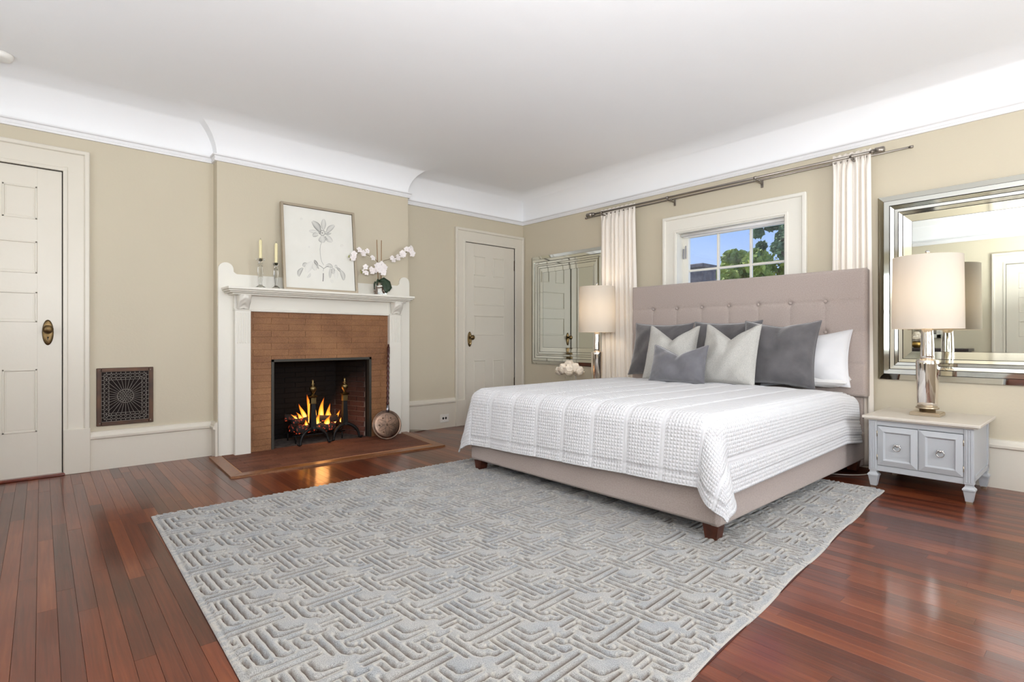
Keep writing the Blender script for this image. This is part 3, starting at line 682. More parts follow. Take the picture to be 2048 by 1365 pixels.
# concave foot between ear and board
bb.prism([(ye1, 1.235), (ye2, 1.235), (ye2, 1.565)] + [(ye2-.03*q/4, 1.565-.02*math.sin(PI/2*q/4)) for q in range(1, 5)] + [(ye1+.03-.03*q/4, 1.545+.02*(1-math.cos(PI/2*q/4))) for q in range(0, 5)], XBR, XBR+.018, 'x')
bb.box((XBR, 1.225, 0), (XBR+.017, 1.349, 1.24)); bb.box((XBR, 2.664, 0), (XBR+.017, 2.815, 1.24))
obj('backboard', bb, m_mantel, fp, fixn=True, bevel=.003)
for (a, b) in ((1.224, 1.349), (2.668, 2.800)):
    p = MB(); p.box((XBR+.016, a, 0), (-4.92, b, 1.245), .003); po = obj('pilaster', p, m_mantel, fp)
    w_ = (b-a); nfl = 4
    for q in range(nfl+1):
        yy = a + w_*(.16 + .68*q/nfl); f = MB(); f.box((-4.921, yy-.006, .955), (-4.9155, yy+.006, 1.215), .0025); obj('flute', f, m_mantel, po)
    p = MB(); p.box((XBR+.016, a-.004, 1.232), (-4.914, b+.004, 1.246), .004); obj('necking', p, m_mantel, po)
    # carved console: S profile with leaf ribs
    cb = MB(); n = 16; m_ = 13; V = np.zeros((n, m_, 3))
    for i in range(n):
        t_ = i/(n-1); z = 1.250 + .118*t_
        dep = .018 + .020*math.sin(PI*min(1, t_*1.0)*.5)**1 + .055*ss((t_-.15)/.85) + .018*math.sin(PI*t_)**2
        for j in range(m_):
            u = j/(m_-1)*2-1; rib = .004*abs(math.sin(u*PI*2.5 + t_*2.0*(1 if u > 0 else -1))) + .003*math.sin(t_*18 + abs(u)*5)
            V[i, j] = (-4.925 + dep*(1-.22*abs(u)**3) + rib, (a+b)/2 + u*(w_/2-.014)*(1-.08*(1-t_)), z - .010*abs(u)*(1-t_))
    vv = [tuple(x) for x in V.reshape(-1, 3)]; nv = len(vv)
    vv += [(-4.93, x[1], x[2]) for x in V.reshape(-1, 3)]
    F = [(i*m_+j, i*m_+j+1, (i+1)*m_+j+1, (i+1)*m_+j) for i in range(n-1) for j in range(m_-1)]
    bord = [j for j in range(m_)] + [i*m_+m_-1 for i in range(1, n)] + [(n-1)*m_+j for j in range(m_-2, -1, -1)] + [i*m_ for i in range(n-2, 0, -1)]
    F += [(bord[q], bord[(q+1) % len(bord)], bord[(q+1) % len(bord)]+nv, bord[q]+nv) for q in range(len(bord))]
    cb.add(vv, F, True); obj('carved_console', cb, m_mantel, fp, fixn=True)
p = MB(); p.box((XBR+.016, 1.345, 1.235), (-4.945, 2.672, 1.375)); p.box((XBR+.016, 1.222, 1.247), (-4.94, 1.35, 1.375)); p.box((XBR+.016, 2.667, 1.247), (-4.94, 2.802, 1.375)); p.box((-4.965, 1.345, 1.228), (-4.935, 2.672, 1.248), .004); obj('frieze', p, m_mantel, fp)
sh = MB()
for (z0, z1, xo, yo) in ((1.362, 1.376, -4.835, .050), (1.376, 1.388, -4.80, .022), (1.388, 1.402, -4.775, .008), (1.402, 1.424, -4.752, 0.0)):
    sh.box((XBR+.016, 1.134+yo, z0), (xo, 2.862-yo, z1), .004)
obj('mantel_shelf', sh, m_mantel, fp)
ST = 1.424
# brick surround: thin joints
back = MB(); back.box((XBR, 1.349, 0), (XF-.006, FO[0], 1.235)); back.box((XBR, FO[1], 0), (XF-.006, 2.668, 1.235)); back.box((XBR, FO[0], FO[2]), (XF-.006, FO[1], 1.235))
surround = obj('brick_surround', back, m_joint, fp)
bmesh_cache = {}
def brick(L, H, D, mat, loc, parent, rot=0, name='brick', bev=.0015):
    key = (round(L, 3), round(H, 4), round(D, 3), mat.name)
    if key not in bmesh_cache:
        b = MB(); b.box((-D/2, -L/2, -H/2), (D/2, L/2, H/2), bev); me = bpy.data.meshes.new(name); me.from_pydata(b.v, [], b.f); me.materials.append(mat); bmesh_cache[key] = me
    o = bpy.data.objects.new(name, bmesh_cache[key]); COL.objects.link(o); o.parent = parent
    o.location = Vector(loc) - wpos(parent); o.rotation_euler = (0, 0, rot); return o
CH = 1.235/22; BL = .30
def course_run(y0, y1, z, off):
    y = y0 - off
    while y < y1 - 1e-4:
        a, b = max(y, y0), min(y+BL, y1)
        if b - a > .012: brick(b-a-.001, CH-.0014, .008, m_brick, (XF-.004+rnd.uniform(-.0005, .0005), (a+b)/2, z+CH/2), surround)
        y += BL
for c_ in range(22):
    z = c_*CH; off = (c_ % 2)*BL/2 + .0
    if z + CH <= FO[2] + .012: course_run(1.349, FO[0], z, off+.12); course_run(FO[1], 2.668, z, off+.05)
    else: course_run(1.349, 2.668, z, off+.12)
# steel frame of the opening
f = MB()
for (a, b) in (((XF-.05, FO[0], 0), (XF+.004, FO[0]+.024, FO[2])), ((XF-.05, FO[1]-.024, 0), (XF+.004, FO[1], FO[2])), ((XF-.05, FO[0], FO[2]-.024), (XF+.004, FO[1], FO[2]))): f.box(a, b, .002)
obj('opening_frame', f, m_frame, fp)
# firebox: floor, splayed sides, back
fb = thing('firebox', (-5.2, 2.0, 0), '', '')
for k_ in ('label', 'category'): del fb[k_]
fb.parent = fp; fb.location = Vector((-5.2, 2.0, 0)) - fp.location
FBX = -5.46; FY0, FY1 = 1.70, 2.33; FH = .98
def vwall(mb, p, q, th, z0, z1):
    p = Vector(p); q = Vector(q); d = (q-p).normalized(); n_ = Vector((d.y, -d.x))*th
    mb.add([(p.x, p.y, z0), (q.x, q.y, z0), (q.x+n_.x, q.y+n_.y, z0), (p.x+n_.x, p.y+n_.y, z0), (p.x, p.y, z1), (q.x, q.y, z1), (q.x+n_.x, q.y+n_.y, z1), (p.x+n_.x, p.y+n_.y, z1)], [(0,3,2,1),(4,5,6,7),(0,1,5,4),(1,2,6,5),(2,3,7,6),(3,0,4,7)])
side = MB()
S0 = ((-5.06, FO[0]+.02), (FBX, FY0)); S1 = ((FBX, FY0), (FBX, FY1)); S2 = ((FBX, FY1), (-5.06, FO[1]-.02))
for a, b in (S0, S1, S2): vwall(side, a, b, -.06, -.01, FH)
side.box((FBX-.05, FO[0]-.04, -.05), (XF-.0, FO[1]+.04, 0.0)); side.box((FBX-.05, FO[0]-.04, FH), (XBR-.02, FO[1]+.04, FH+.05))
side.box((-5.07, FO[0]-.04, FO[2]), (-5.02, FO[1]+.04, FH+.02))
mort = obj('firebox_wall', side, m_mortar, fb, fixn=True)
# iron jamb between the frame and the bricks
jb = MB(); jb.box((-5.07, FO[0]+.003, 0), (XF-.04, FO[0]+.02, FO[2])); jb.box((-5.07, FO[1]-.02, 0), (XF-.04, FO[1]-.003, FO[2])); obj('iron_jamb', jb, m_iron, fb)
FCH = .0505; FBL = .205
for (a, b) in (S0, S1, S2):
    a = Vector(a); b = Vector(b); d = (b-a).normalized(); Ltot = (b-a).length; n_ = Vector((d.y, -d.x)); rot = math.atan2(d.y, d.x) - PI/2
    for c_ in range(int(FH/FCH)):
        s = -((c_ % 2)*FBL/2) 
        while s < Ltot:
            s0, s1 = max(s, 0), min(s+FBL, Ltot)
            if s1-s0 > .02:
                m = a + d*((s0+s1)/2) + n_*(.001 + rnd.uniform(0, .002)); brick(s1-s0-.006, FCH-.006, .012, m_fbrick, (m.x, m.y, c_*FCH+FCH/2), fb, rot)
            s += FBL
# hearth
hq = [Vector((XBR+.0, 1.045)), Vector((-4.17, 1.012)), Vector((-4.112, 2.795)), Vector((XBR+.0, 2.90))]
hth = MB(); HZ = .013; hth.add([(p.x, p.y, .0) for p in hq] + [(p.x, p.y, HZ-.004) for p in hq], [(0,1,2,3)[::-1], (4,5,6,7), (0,1,5,4), (1,2,6,5), (2,3,7,6), (3,0,4,7)])
ho = obj('hearth', hth, m_joint, fp, fixn=True)
BWD = .085
iq = [Vector((XBR, 1.045+.085)), Vector((-4.17-BWD, 1.012+BWD)), Vector((-4.112-BWD, 2.795-BWD+.01)), Vector((XBR, 2.90-.08))]
for (a, b, c_, d_) in ((hq[0], hq[1], iq[1], iq[0]), (hq[1], hq[2], iq[2], iq[1]), (hq[2], hq[3], iq[3], iq[2])):
    p = MB(); P = [a, b, c_, d_]; p.add([(v.x, v.y, 0) for v in P] + [(v.x, v.y, HZ) for v in P], [(3,2,1,0), (4,5,6,7), (0,1,5,4), (1,2,6,5), (2,3,7,6), (3,0,4,7)]); obj('border_board', p, m_hearthwood, ho, fixn=True, bevel=.002)
# hearth bricks laid lengthwise
nx = 13
for i in range(nx):
    xa = XBR + (-4.26-XBR)*i/nx; xb = XBR + (-4.26-XBR)*(i+1)/nx; y = 1.10 - (i % 2)*.1
    while y < 2.83:
        xm = (xa+xb)/2; tt = (xm-XBR)/(-4.17-XBR); lo = 1.135-.03*tt; hi = 2.815-.09*tt
        a, b = max(y, lo), min(y+.205, hi)
        if b-a > .02: brick(b-a-.003, .006, xb-xa-.003, m_tile, (xm, (a+b)/2, HZ-.0045+rnd.uniform(0, .0006)), ho, 0, 'brick', .001)
        y += .205
hf = MB(); hf.box((FBX, FO[0]+.02, 0), (XBR, FO[1]-.02, .008)); obj('firebox_floor', hf, m_ash, fb)

# andirons --------------------------------------------------------------------
def andiron():
    t_ = thing('andiron', (0, 0, 0), '', 'andiron')
    p = MB(); p.frustum((0, 0, .165), .026, .026, (0, 0, .375), .019, .019); p.frustum((0, 0, .14), .032, .032, (0, 0, .165), .024, .024); obj('post', p, m_iron, t_)
    c = MB(); c.box((-.024, -.024, .375), (.024, .024, .435), .003); c.frustum((0, 0, .435), .024, .024, (0, 0, .447), .036, .036); c.frustum((0, 0, .447), .036, .036, (0, 0, .462), .012, .012); obj('capital', c, m_brass, t_)
    u = MB(); u.lathe([(.012, .455), (.009, .468), (.014, .475), (.030, .50), (.033, .522), (.028, .535), (.014, .54), (.012, .548), (.019, .556), (.016, .565), (.008, .572), (.012, .585), (.010, .594), (.002, .602)], (0,0,0), 20); obj('urn_finial', u, m_brass, t_)
    for s in (-1, 1):
        l = MB(); pts = []
        for q in range(15):
            a = q/14; pts.append((.02+.03*a, s*(.015 + .115*math.sin(a*PI*.5)), .15 - .135*a**1.6 + .0*a))
        pts += [(.052, s*.142, .012), (.054, s*.155, .018), (.054, s*.158, .030)]
        l.tube(pts, [.015]*10 + [.012]*5 + [.010, .009, .007], 8); obj('leg', l, m_iron, t_)
    b = MB(); b.tube([(0, 0, .145), (-.1, 0, .12), (-.36, 0, .11), (-.38, 0, .02)], .013, 6); obj('log_bar', b, m_iron, t_)
    return t_
an = andiron(); an.location = (-4.985, 1.905, HZ-.003); an['label'] = 'black iron andiron with brass urn finial, standing left in the firebox before the flames'; an['group'] = 'pair of andirons'
an2 = copy_tree(an); an2.location = (-5.03, 2.235, HZ-.003); an2['label'] = 'black iron andiron with brass urn finial, right of the pair nearest the brick side wall'
# log grate, logs, embers, flames
gr = thing('fire_grate', (-5.22, 2.02, 0), 'black iron log grate holding embers behind the andirons', 'grate')
for q in range(6):
    y = 1.80+.085*q; g = MB(); g.tube([(-5.06, y, .12), (-5.10, y, .085), (-5.32, y, .085), (-5.36, y, .13)], .007, 6); obj('bar', g, m_iron, gr)
for x in (-5.10, -5.32): g = MB(); g.tube([(x, 1.76, .078), (x, 2.27, .078)], .007, 6); g.tube([(x, 1.79, .078), (x, 1.79, .006)], .007, 6); g.tube([(x, 2.24, .078), (x, 2.24, .006)], .007, 6); obj('cross_bar', g, m_iron, gr)
def log(p0, p1, r_, name, label, bark=m_log):
    m = MB(); p0 = Vector(p0); p1 = Vector(p1); pts = [p0.lerp(p1, q/7) + Vector((rnd.uniform(-.006, .006),)*3) for q in range(8)]
    m.tube(pts, [r_*rnd.uniform(.88, 1.08) for _ in pts], 9); o = obj(name, m, bark); return tag(o, label, 'log')
log((-5.12, 1.80, .135), (-5.14, 2.18, .13), .042, 'firewood_log', 'front glowing firewood log lying lowest on the grate')
log((-5.22, 1.78, .14), (-5.24, 2.22, .135), .045, 'firewood_log', 'rear charred firewood log low on the grate, partly hidden')
log((-5.27, 1.74, .235), (-5.12, 2.20, .205), .034, 'firewood_log', 'burning firewood log slanting across the top of the pile')
log((-5.10, 1.76, .215), (-5.25, 2.12, .215), .028, 'firewood_log', 'thin burning firewood stick crossing the pile with its end to the left')
em = MB()
for q in range(110): em.ball((rnd.uniform(-5.3, -5.10), rnd.uniform(1.82, 2.2), rnd.uniform(.095, .11)), rnd.uniform(.005, .011), 5, 4, (1, 1.3, .6))
eo = obj('embers', em, m_log); tag(eo, 'bed of red glowing embers on the grate', 'embers', kind='stuff')
# flames: twisting tongues
fm_v = []; fm_f = []; fm_h = []
def tongue(cx_, cy_, z0, h, wd, lean, seed):
    n = 14; m_ = 10; b = len(fm_v)
    for i in range(n+1):
        t_ = i/n; wob = math.sin(t_*5+seed)*wd*.35*t_; rr = wd*(math.sin(PI*(t_**.62))*.95+.06)*(1-.25*t_)
        for j in range(m_):
            a = 2*PI*j/m_; fm_v.append((cx_ + rr*.55*math.cos(a), cy_ + lean*t_**1.5 + wob + rr*math.sin(a), z0 + h*t_)); fm_h.append(max(.0, .92*(1-t_)**.8*(.72+.28*math.cos(a*2)) ))
    for i in range(n):
        for j in range(m_): fm_f.append((b+i*m_+j, b+i*m_+(j+1) % m_, b+(i+1)*m_+(j+1) % m_, b+(i+1)*m_+j))
for a in ((-5.16, 1.955, .19, .33, .040, -.03, 0.3), (-5.18, 1.905, .21, .20, .030, -.06, 1.2), (-5.19, 2.06, .17, .30, .036, .03, 2.0), (-5.17, 2.12, .16, .24, .030, .02, 3.1), (-5.18, 2.20, .15, .16, .026, .05, 4.0), (-5.20, 2.27, .15, .13, .026, .07, .8),
          (-5.15, 1.86, .21, .11, .024, -.05, 5.0), (-5.13, 2.00, .14, .16, .034, .02, 2.7), (-5.20, 2.01, .2, .27, .024, -.04, 5.5), (-5.12, 2.09, .14, .13, .038, .04, 1.9), (-5.12, 1.90, .15, .09, .022, -.02, 3.9), (-5.14, 1.93, .18, .24, .022, .05, 4.4), (-5.16, 2.16, .16, .19, .018, -.04, 2.2), (-5.2, 1.83, .22, .07, .018, -.05, .6)): tongue(a[0], a[1], a[2], a[3]*.82, a[4]*.8, a[5], a[6])
me = bpy.data.meshes.new('flames'); me.from_pydata(fm_v, [], fm_f); me.polygons.foreach_set('use_smooth', [True]*len(fm_f)); at = me.attributes.new('fire_level', 'FLOAT', 'POINT'); at.data.foreach_set('value', fm_h); me.materials.append(m_flame)
fo = bpy.data.objects.new('flames', me); COL.objects.link(fo); tag(fo, 'yellow and orange flames rising from the logs in the firebox', 'fire', kind='stuff')
pl = bpy.data.lights.new('fire_glow', 'POINT'); pl.energy = 3.0; pl.color = (1, .45, .15); pl.shadow_soft_size = .1; po = bpy.data.objects.new('fire_glow', pl); COL.objects.link(po); po.location = (-5.14, 2.02, .34)

# bed warmer ------------------------------------------------------------------
bw = thing('bed_warmer', (-4.72, 2.52, HZ), 'antique copper bed warmer with pierced lid and long turned handle against the surround', 'bed warmer')
pc = Vector((-4.735, 2.535, .152)); tilt = Matrix.Rotation(R(80), 3, 'Y') @ Matrix.Identity(3)
tilt = Matrix.Rotation(R(-12), 3, 'Z') @ Matrix.Rotation(R(78), 3, 'Y')
def disc(prof, n=40):
    m = MB(); m.lathe(prof, (0,0,0), n, caps=False); m.v = [tuple(pc + tilt @ Vector(p)) for p in m.v]; return m
obj('pan', disc([(.0005, -.040), (.10, -.038), (.124, -.028), (.130, -.004), (.138, 0.0)]), m_pan, bw, fixn=True)
lid = obj('pierced_lid', disc([(.141, -.002), (.144, .002), (.141, .006), (.134, .006), (.131, .002), (.127, .003), (.122, .008), (.112, .0105), (.08, .0135), (.04, .0155), (.0005, .016)]), m_pan, bw, fixn=True)
hl = MB()
def lidz(r_): return .0160 - .0052*(r_/.112)**2
for q in range(6):
    a0 = q*PI/3
    for i in range(7):
        for s in (-1, 1):
            r_ = .03 + .011*i; a = a0 + s*(.5*(1-i/7.0)); p = pc + tilt @ Vector((r_*math.cos(a), r_*math.sin(a), lidz(r_))); hl.ball(p, .0034, 6, 4)
hl_o = obj('pierced_holes', hl, m_black, lid); hl_o['kind'] = 'stuff'
for q in range(6):
    a = q*PI/3 + PI/6; p = pc + tilt @ Vector((.075*math.cos(a), .075*math.sin(a), lidz(.075))); m = MB(); m.ball(p, .009, 10, 6, (1, 1, 1)); obj('boss', m, m_pan, lid)
m = MB(); m.ball(pc + tilt @ Vector((0, 0, .014)), .011, 10, 6); obj('boss', m, m_pan, lid)
h0 = Vector((-4.76, 2.555, .285)); h1 = Vector((-4.925, 2.655, .935))
m = MB(); m.tube([h0.lerp(h1, t_) for t_ in (-.02, .03, .09)], [.020, .017, .011], 12); obj('ferrule', m, m_zinc, bw)
m = MB(); N = 60; m.tube([h0.lerp(h1, .09+.91*i/N) for i in range(N+1)], [(.0125 + .0026*math.sin(i*1.25)) if i < 52 else .014 if i < 58 else .007 for i in range(N+1)], 12); obj('handle', m, m_turned, bw)

# things on the mantel ---------------------------------------------------------
def candlestick(h, wd, ch):
    t_ = thing('candlestick', (0, 0, 0), '', 'candlestick')
    g = MB(); P = [(wd*.95, 0), (wd, .006), (wd*.9, .014), (wd*.35, .03), (wd*.28, .05), (wd*.42, h*.35), (wd*.55, h*.55), (wd*.50, h*.72), (wd*.3, h*.78), (wd*.55, h*.82), (wd*.32, h*.87), (wd*.75, h*.95), (wd*.85, h*.97), (wd*.8, h), (wd*.35, h-.004), (wd*.33, h-.02)]
    g.lathe(P, (0,0,0), 10); obj('glass_stem', g, m_glass, t_, smooth=False, fixn=True)
    c = thing('candle', (0, 0, 0), '', 'candle')
    cm = MB(); cm.lathe([(.0105, h-.018), (.0125, h+.0), (.0122, h+ch-.012), (.009, h+ch-.004), (.003, h+ch)], (0,0,0), 16); obj('wax', cm, m_wax, c)
    wk = MB(); wk.tube([(0, 0, h+ch-.002), (.001, 0, h+ch+.012)], .0012, 5); obj('wick', wk, m_wick, c)
    return t_, c
t1, c1 = candlestick(.255, .040, .165); t1.location = (-4.865, 1.41, ST); c1.location = t1.location
t2, c2 = candlestick(.228, .034, .175); t2.location = (-4.855, 1.535, ST); c2.location = t2.location
t1['label'] = 'clear crystal candlestick on the mantel, taller and farther left of the two'; t2['label'] = 'clear crystal candlestick on the mantel, the shorter one next to the picture'
c1['label'] = 'ivory taper candle in the left, taller crystal candlestick'; c2['label'] = 'ivory taper candle in the crystal candlestick next to the picture'
t1['group'] = t2['group'] = 'crystal candlesticks'; c1['group'] = c2['group'] = 'ivory candles'

# framed flower print leaning on the wall
pic = thing('framed_picture', (-4.90, 1.95, ST), 'framed canvas print of a grey ink flower leaning on the mantel', 'picture')
PB = Vector((-4.872, 1.598, ST+.001)); PU = Vector((0, 1, 0)); PVv = Vector((-.088, 0, .79)); PVn = PVv.normalized(); PH = PVv.length; PWd = .69; PN = PU.cross(PVn).normalized()
if PN.x < 0: PN = -PN
def pp(s, t_, d=0): return PB + PU*(s*PWd) + PVn*(t_*PH) + PN*d
def pbox(mb, s0, s1, t0, t1, d0, d1):
    v = [pp(s, t_, d) for d in (d0, d1) for (s, t_) in ((s0, t0), (s1, t0), (s1, t1), (s0, t1))]
    mb.add(v, [(0,3,2,1),(4,5,6,7),(0,1,5,4),(1,2,6,5),(2,3,7,6),(3,0,4,7)])
fs, ft = .030, .026
for (a, b, c_, d_) in ((0, fs, 0, 1), (1-fs, 1, 0, 1), (fs, 1-fs, 0, ft), (fs, 1-fs, 1-ft, 1)): m = MB(); pbox(m, a, b, c_, d_, -.004, .034); obj('frame_side', m, m_pframe, pic, fixn=True, bevel=.0015)
m = MB(); pbox(m, fs*1.15, 1-fs*1.15, ft*1.15, 1-ft*1.15, .0, .018); cvn = obj('canvas', m, m_canvas, pic, fixn=True)
ink_v = []; ink_f = []; ink_a = []
def crop2st(x, y):
    s = (x-80)/ (905+ (y-80)*.0); s = (x - (80 + 15*(y-80)/1105)) / (895 + 10*(y-80)/1105)
    top = 80 + 135*s; bot = 1185 + 55*s; t_ = 1 - (y-top)/(bot-top)
    return fs*1.15 + s*(1-2.3*fs), ft*1.15 + t_*(1-2.3*ft)
def petal(x0, y0, x1, y1, wd, g0, g1, bend=0.0, n=8):
    b = len(ink_v); d = Vector((x1-x0, y1-y0)); nn = Vector((-d.y, d.x)).normalized()
    for i in range(n+1):
        t_ = i/n; c_ = Vector((x0, y0)) + d*t_ + nn*bend*math.sin(PI*t_); hw = wd*math.sin(PI*(t_*.86+.07))**.8
        for j, u in enumerate((-1, -.8, -.3, .3, .8, 1)):
            q = c_ + nn*hw*u; s, t2_ = crop2st(q.x, q.y); ink_v.append(pp(s, t2_, .0185 + .0002*rnd.random())); ink_a.append(1.5*(g0*(1-t_)+g1*t_)*(1.0 if abs(u) > .9 else (.55 if abs(u) > .5 else .30)))
    for i in range(n):
        for j in range(5): ink_f.append((b+i*6+j, b+i*6+j+1, b+(i+1)*6+j+1, b+(i+1)*6+j))
def stroke(pts, wd, g):
    b = len(ink_v); n = len(pts)
    for i, (x, y) in enumerate(pts):
        a = Vector(pts[max(i-1, 0)]); c_ = Vector(pts[min(i+1, n-1)]); d = (c_-a).normalized(); nn = Vector((-d.y, d.x))
        for s_ in (-1, 1):
            q = Vector((x, y)) + nn*wd*s_; s, t_ = crop2st(q.x, q.y); ink_v.append(pp(s, t_, .0189)); ink_a.append(g)
    for i in range(n-1): ink_f.append((b+2*i, b+2*i+1, b+2*i+3, b+2*i+2))
for a in ((540, 440, 440, 300, 42, .9, .45, 12), (582, 415, 592, 268, 34, .5, .35, 0), (625, 455, 735, 352, 34, .55, .4, -10), (600, 470, 690, 462, 14, .9, .5, 4), (520, 450, 396, 432, 24, .3, .3, 0), (515, 480, 440, 500, 32, .35, .6, 10), (560, 500, 572, 592, 48, .3, .45, 0), (540, 520, 545, 585, 18, .6, .6, 8), (620, 490, 700, 578, 38, .35, .3, 10), (600, 500, 650, 560, 12, .9, .8, 12),
          (500, 890, 455, 825, 20, .9, 1.0, -6), (480, 870, 510, 945, 10, .9, .7, 4), (350, 860, 310, 915, 24, .7, .5, 4), (305, 930, 250, 1045, 26, .65, .6, 16), (430, 850, 350, 990, 50, .18, .12, 14), (400, 1000, 355, 1060, 14, .3, .35, -10), (440, 880, 470, 965, 34, .25, .2, 0),
          (600, 900, 700, 920, 26, .3, .6, -14), (700, 930, 700, 1010, 28, .55, .45, 0), (665, 930, 655, 1065, 18, .4, .5, 0), (720, 915, 760, 905, 22, .3, .5, 0), (750, 925, 805, 985, 16, .9, .8, -6), (800, 960, 845, 1095, 30, .5, .6, -12), (740, 960, 740, 1080, 30, .15, .1, 0), (660, 1090, 700, 1125, 16, .2, .15, 0), (300, 255, 300, 290, 14, .25, .15, 0), (825, 610, 835, 650, 20, .22, .1, 0), (390, 640, 392, 665, 10, .3, .1, 0)): petal(*a)
for q in range(16):
    a = 2*PI*q/16; r_ = 30 + 8*(q % 2); petal(570+r_*math.cos(a)-6, 455+r_*math.sin(a), 570+r_*math.cos(a)+8, 455+r_*math.sin(a)+6, 7, 1.1, 1.0, 0, 3)
petal(562, 455, 580, 462, 11, 1.2, 1.2, 0, 4); petal(525, 440, 550, 470, 18, 1.1, 1.0, 0, 4)
stroke([(555, 588), (540, 625), (532, 680), (533, 740), (540, 800), (552, 850), (575, 890)], 3.2, .5); stroke([(505, 892), (540, 910), (575, 940), (610, 915), (640, 905)], 3.6, .75); stroke([(575, 940), (566, 975)], 3.0, .5); stroke([(568, 1000), (566, 1050), (560, 1110)], 4.5, .95)
m_ink = bpy.data.materials.new('grey_ink_print'); m_ink.use_nodes = True; t, b = nodes(m_ink)
at = t.nodes.new('ShaderNodeAttribute'); at.attribute_name = 'ink'; mm = t.nodes.new('ShaderNodeMix'); mm.data_type = 'RGBA'; mm.inputs[6].default_value = lin((230, 229, 222)); mm.inputs[7].default_value = lin((62, 64, 62))
t.links.new(at.outputs['Fac'], mm.inputs[0]); t.links.new(mm.outputs[2], b.inputs['Base Color']); b.inputs['Roughness'].default_value = .7
im = MB(); im.add(ink_v, ink_f); io = obj('ink_flower_print', im, m_ink, cvn); io['kind'] = 'stuff'; at = io.data.attributes.new('ink', 'FLOAT', 'POINT'); at.data.foreach_set('value', [min(1, a) for a in ink_a])

# orchid
orc = thing('orchid', (-4.86, 2.525, ST), 'white artificial orchid in a glass cube of pebbles at the mantel end', 'orchid')
ox, oy = -4.865, 2.528
g = MB(); g.box((ox-.05, oy-.052, ST+.001), (ox+.05, oy+.052, ST+.125)); 
g.box((ox-.046, oy-.048, ST+.006), (ox+.046, oy+.048, ST+.126)); pot = obj('glass_pot', g, m_glasspane, orc)
pb = MB()
for q in range(260): pb.ball((ox+rnd.uniform(-.04, .04), oy+rnd.uniform(-.042, .042), ST+.012+.075*rnd.random()), rnd.uniform(.005, .009), 5, 4, (1, 1, .8))
po = obj('pebbles', pb, m_pebble, orc); po['kind'] = 'stuff'
def leaf(pts, wd, mat, name, parent, nrm=Vector((1, 0, 0))):
    n = len(pts); v = []; F = []
    for i, p in enumerate(pts):
        p = Vector(p); a = Vector(pts[max(i-1, 0)]); c_ = Vector(pts[min(i+1, n-1)]); d = (c_-a).normalized(); sd = d.cross(nrm).normalized(); t_ = i/(n-1); hw = wd*math.sin(PI*(t_*.85+.1))**.7
        fold = d.cross(sd).normalized()*hw*.25
        for u in (-1, -.5, 0, .5, 1): v.append(p + sd*hw*u + fold*(abs(u)-.5))
    for i in range(n-1):
        for j in range(4): F.append((i*5+j, i*5+j+1, (i+1)*5+j+1, (i+1)*5+j))
    m = MB(); m.add(v, F, True); o = obj(name, m, mat, parent); md = o.modifiers.new('s', 'SOLIDIFY'); md.thickness = .0015; return o
leaf([(ox+.01, oy-.01, ST+.135), (ox+.03, oy+.02, ST+.145), (ox+.055, oy+.05, ST+.12), (ox+.07, oy+.065, ST+.075), (ox+.072, oy+.055, ST+.04)], .042, m_leaf, 'leaf', orc)
leaf([(ox+.01, oy+.0, ST+.13), (ox+.04, oy+.01, ST+.13), (ox+.062, oy+.03, ST+.10), (ox+.075, oy+.035, ST+.05), (ox+.075, oy+.03, ST+.02)], .034, m_leaf, 'leaf', orc)
leaf([(ox+.0, oy-.0, ST+.13), (ox+.02, oy-.03, ST+.15), (ox+.035, oy-.045, ST+.125), (ox+.04, oy-.052, ST+.09)], .016, m_leaf, 'leaf', orc)
leaf([(ox, oy-.03, ST+.12), (ox+.03, oy-.065, ST+.125), (ox+.04, oy-.078, ST+.10), (ox+.045, oy-.082, ST+.05)], .010, m_leaf, 'leaf', orc)
m = MB(); m.tube([(ox, oy-.018, ST+.06), (ox-.005, oy-.030, ST+.55)], .0035, 6); obj('stake', m, m_stick, orc)
m = MB(); m.tube([(ox, oy+.012, ST+.06), (ox-.005, oy+.020, ST+.55)], .0035, 6); obj('stake', m, m_stick, orc)
sL = [(ox, oy-.01, ST+.12), (ox, oy-.015, ST+.30), (ox+.01, oy-.06, ST+.355), (ox+.015, oy-.14, ST+.385), (ox+.02, oy-.22, ST+.40), (ox+.02, oy-.28, ST+.37), (ox+.02, oy-.325, ST+.345)]
sR = [(ox, oy+.02, ST+.12), (ox, oy+.022, ST+.32), (ox+.01, oy+.09, ST+.365), (ox+.01, oy+.18, ST+.40), (ox+.01, oy+.26, ST+.445), (ox+.01, oy+.33, ST+.47), (ox+.01, oy+.375, ST+.455)]
sC = [(ox+.0, oy-.0, ST+.12), (ox+.01, oy+.005, ST+.27), (ox+.02, oy-.02, ST+.245), (ox+.03, oy-.09, ST+.225), (ox+.03, oy-.16, ST+.235), (ox+.03, oy-.20, ST+.22)]
def smooth_pts(P, k=4):
    P = [Vector(p) for p in P]; r_ = []
    for i in range(len(P)-1):
        p0, p1, p2, p3 = P[max(i-1, 0)], P[i], P[i+1], P[min(i+2, len(P)-1)]
        for q in range(k):
            t_ = q/k; r_.append(.5*((2*p1) + (p2-p0)*t_ + (2*p0-5*p1+4*p2-p3)*t_*t_ + (3*p1-p0-3*p2+p3)*t_**3))
    return r_ + [P[-1]]
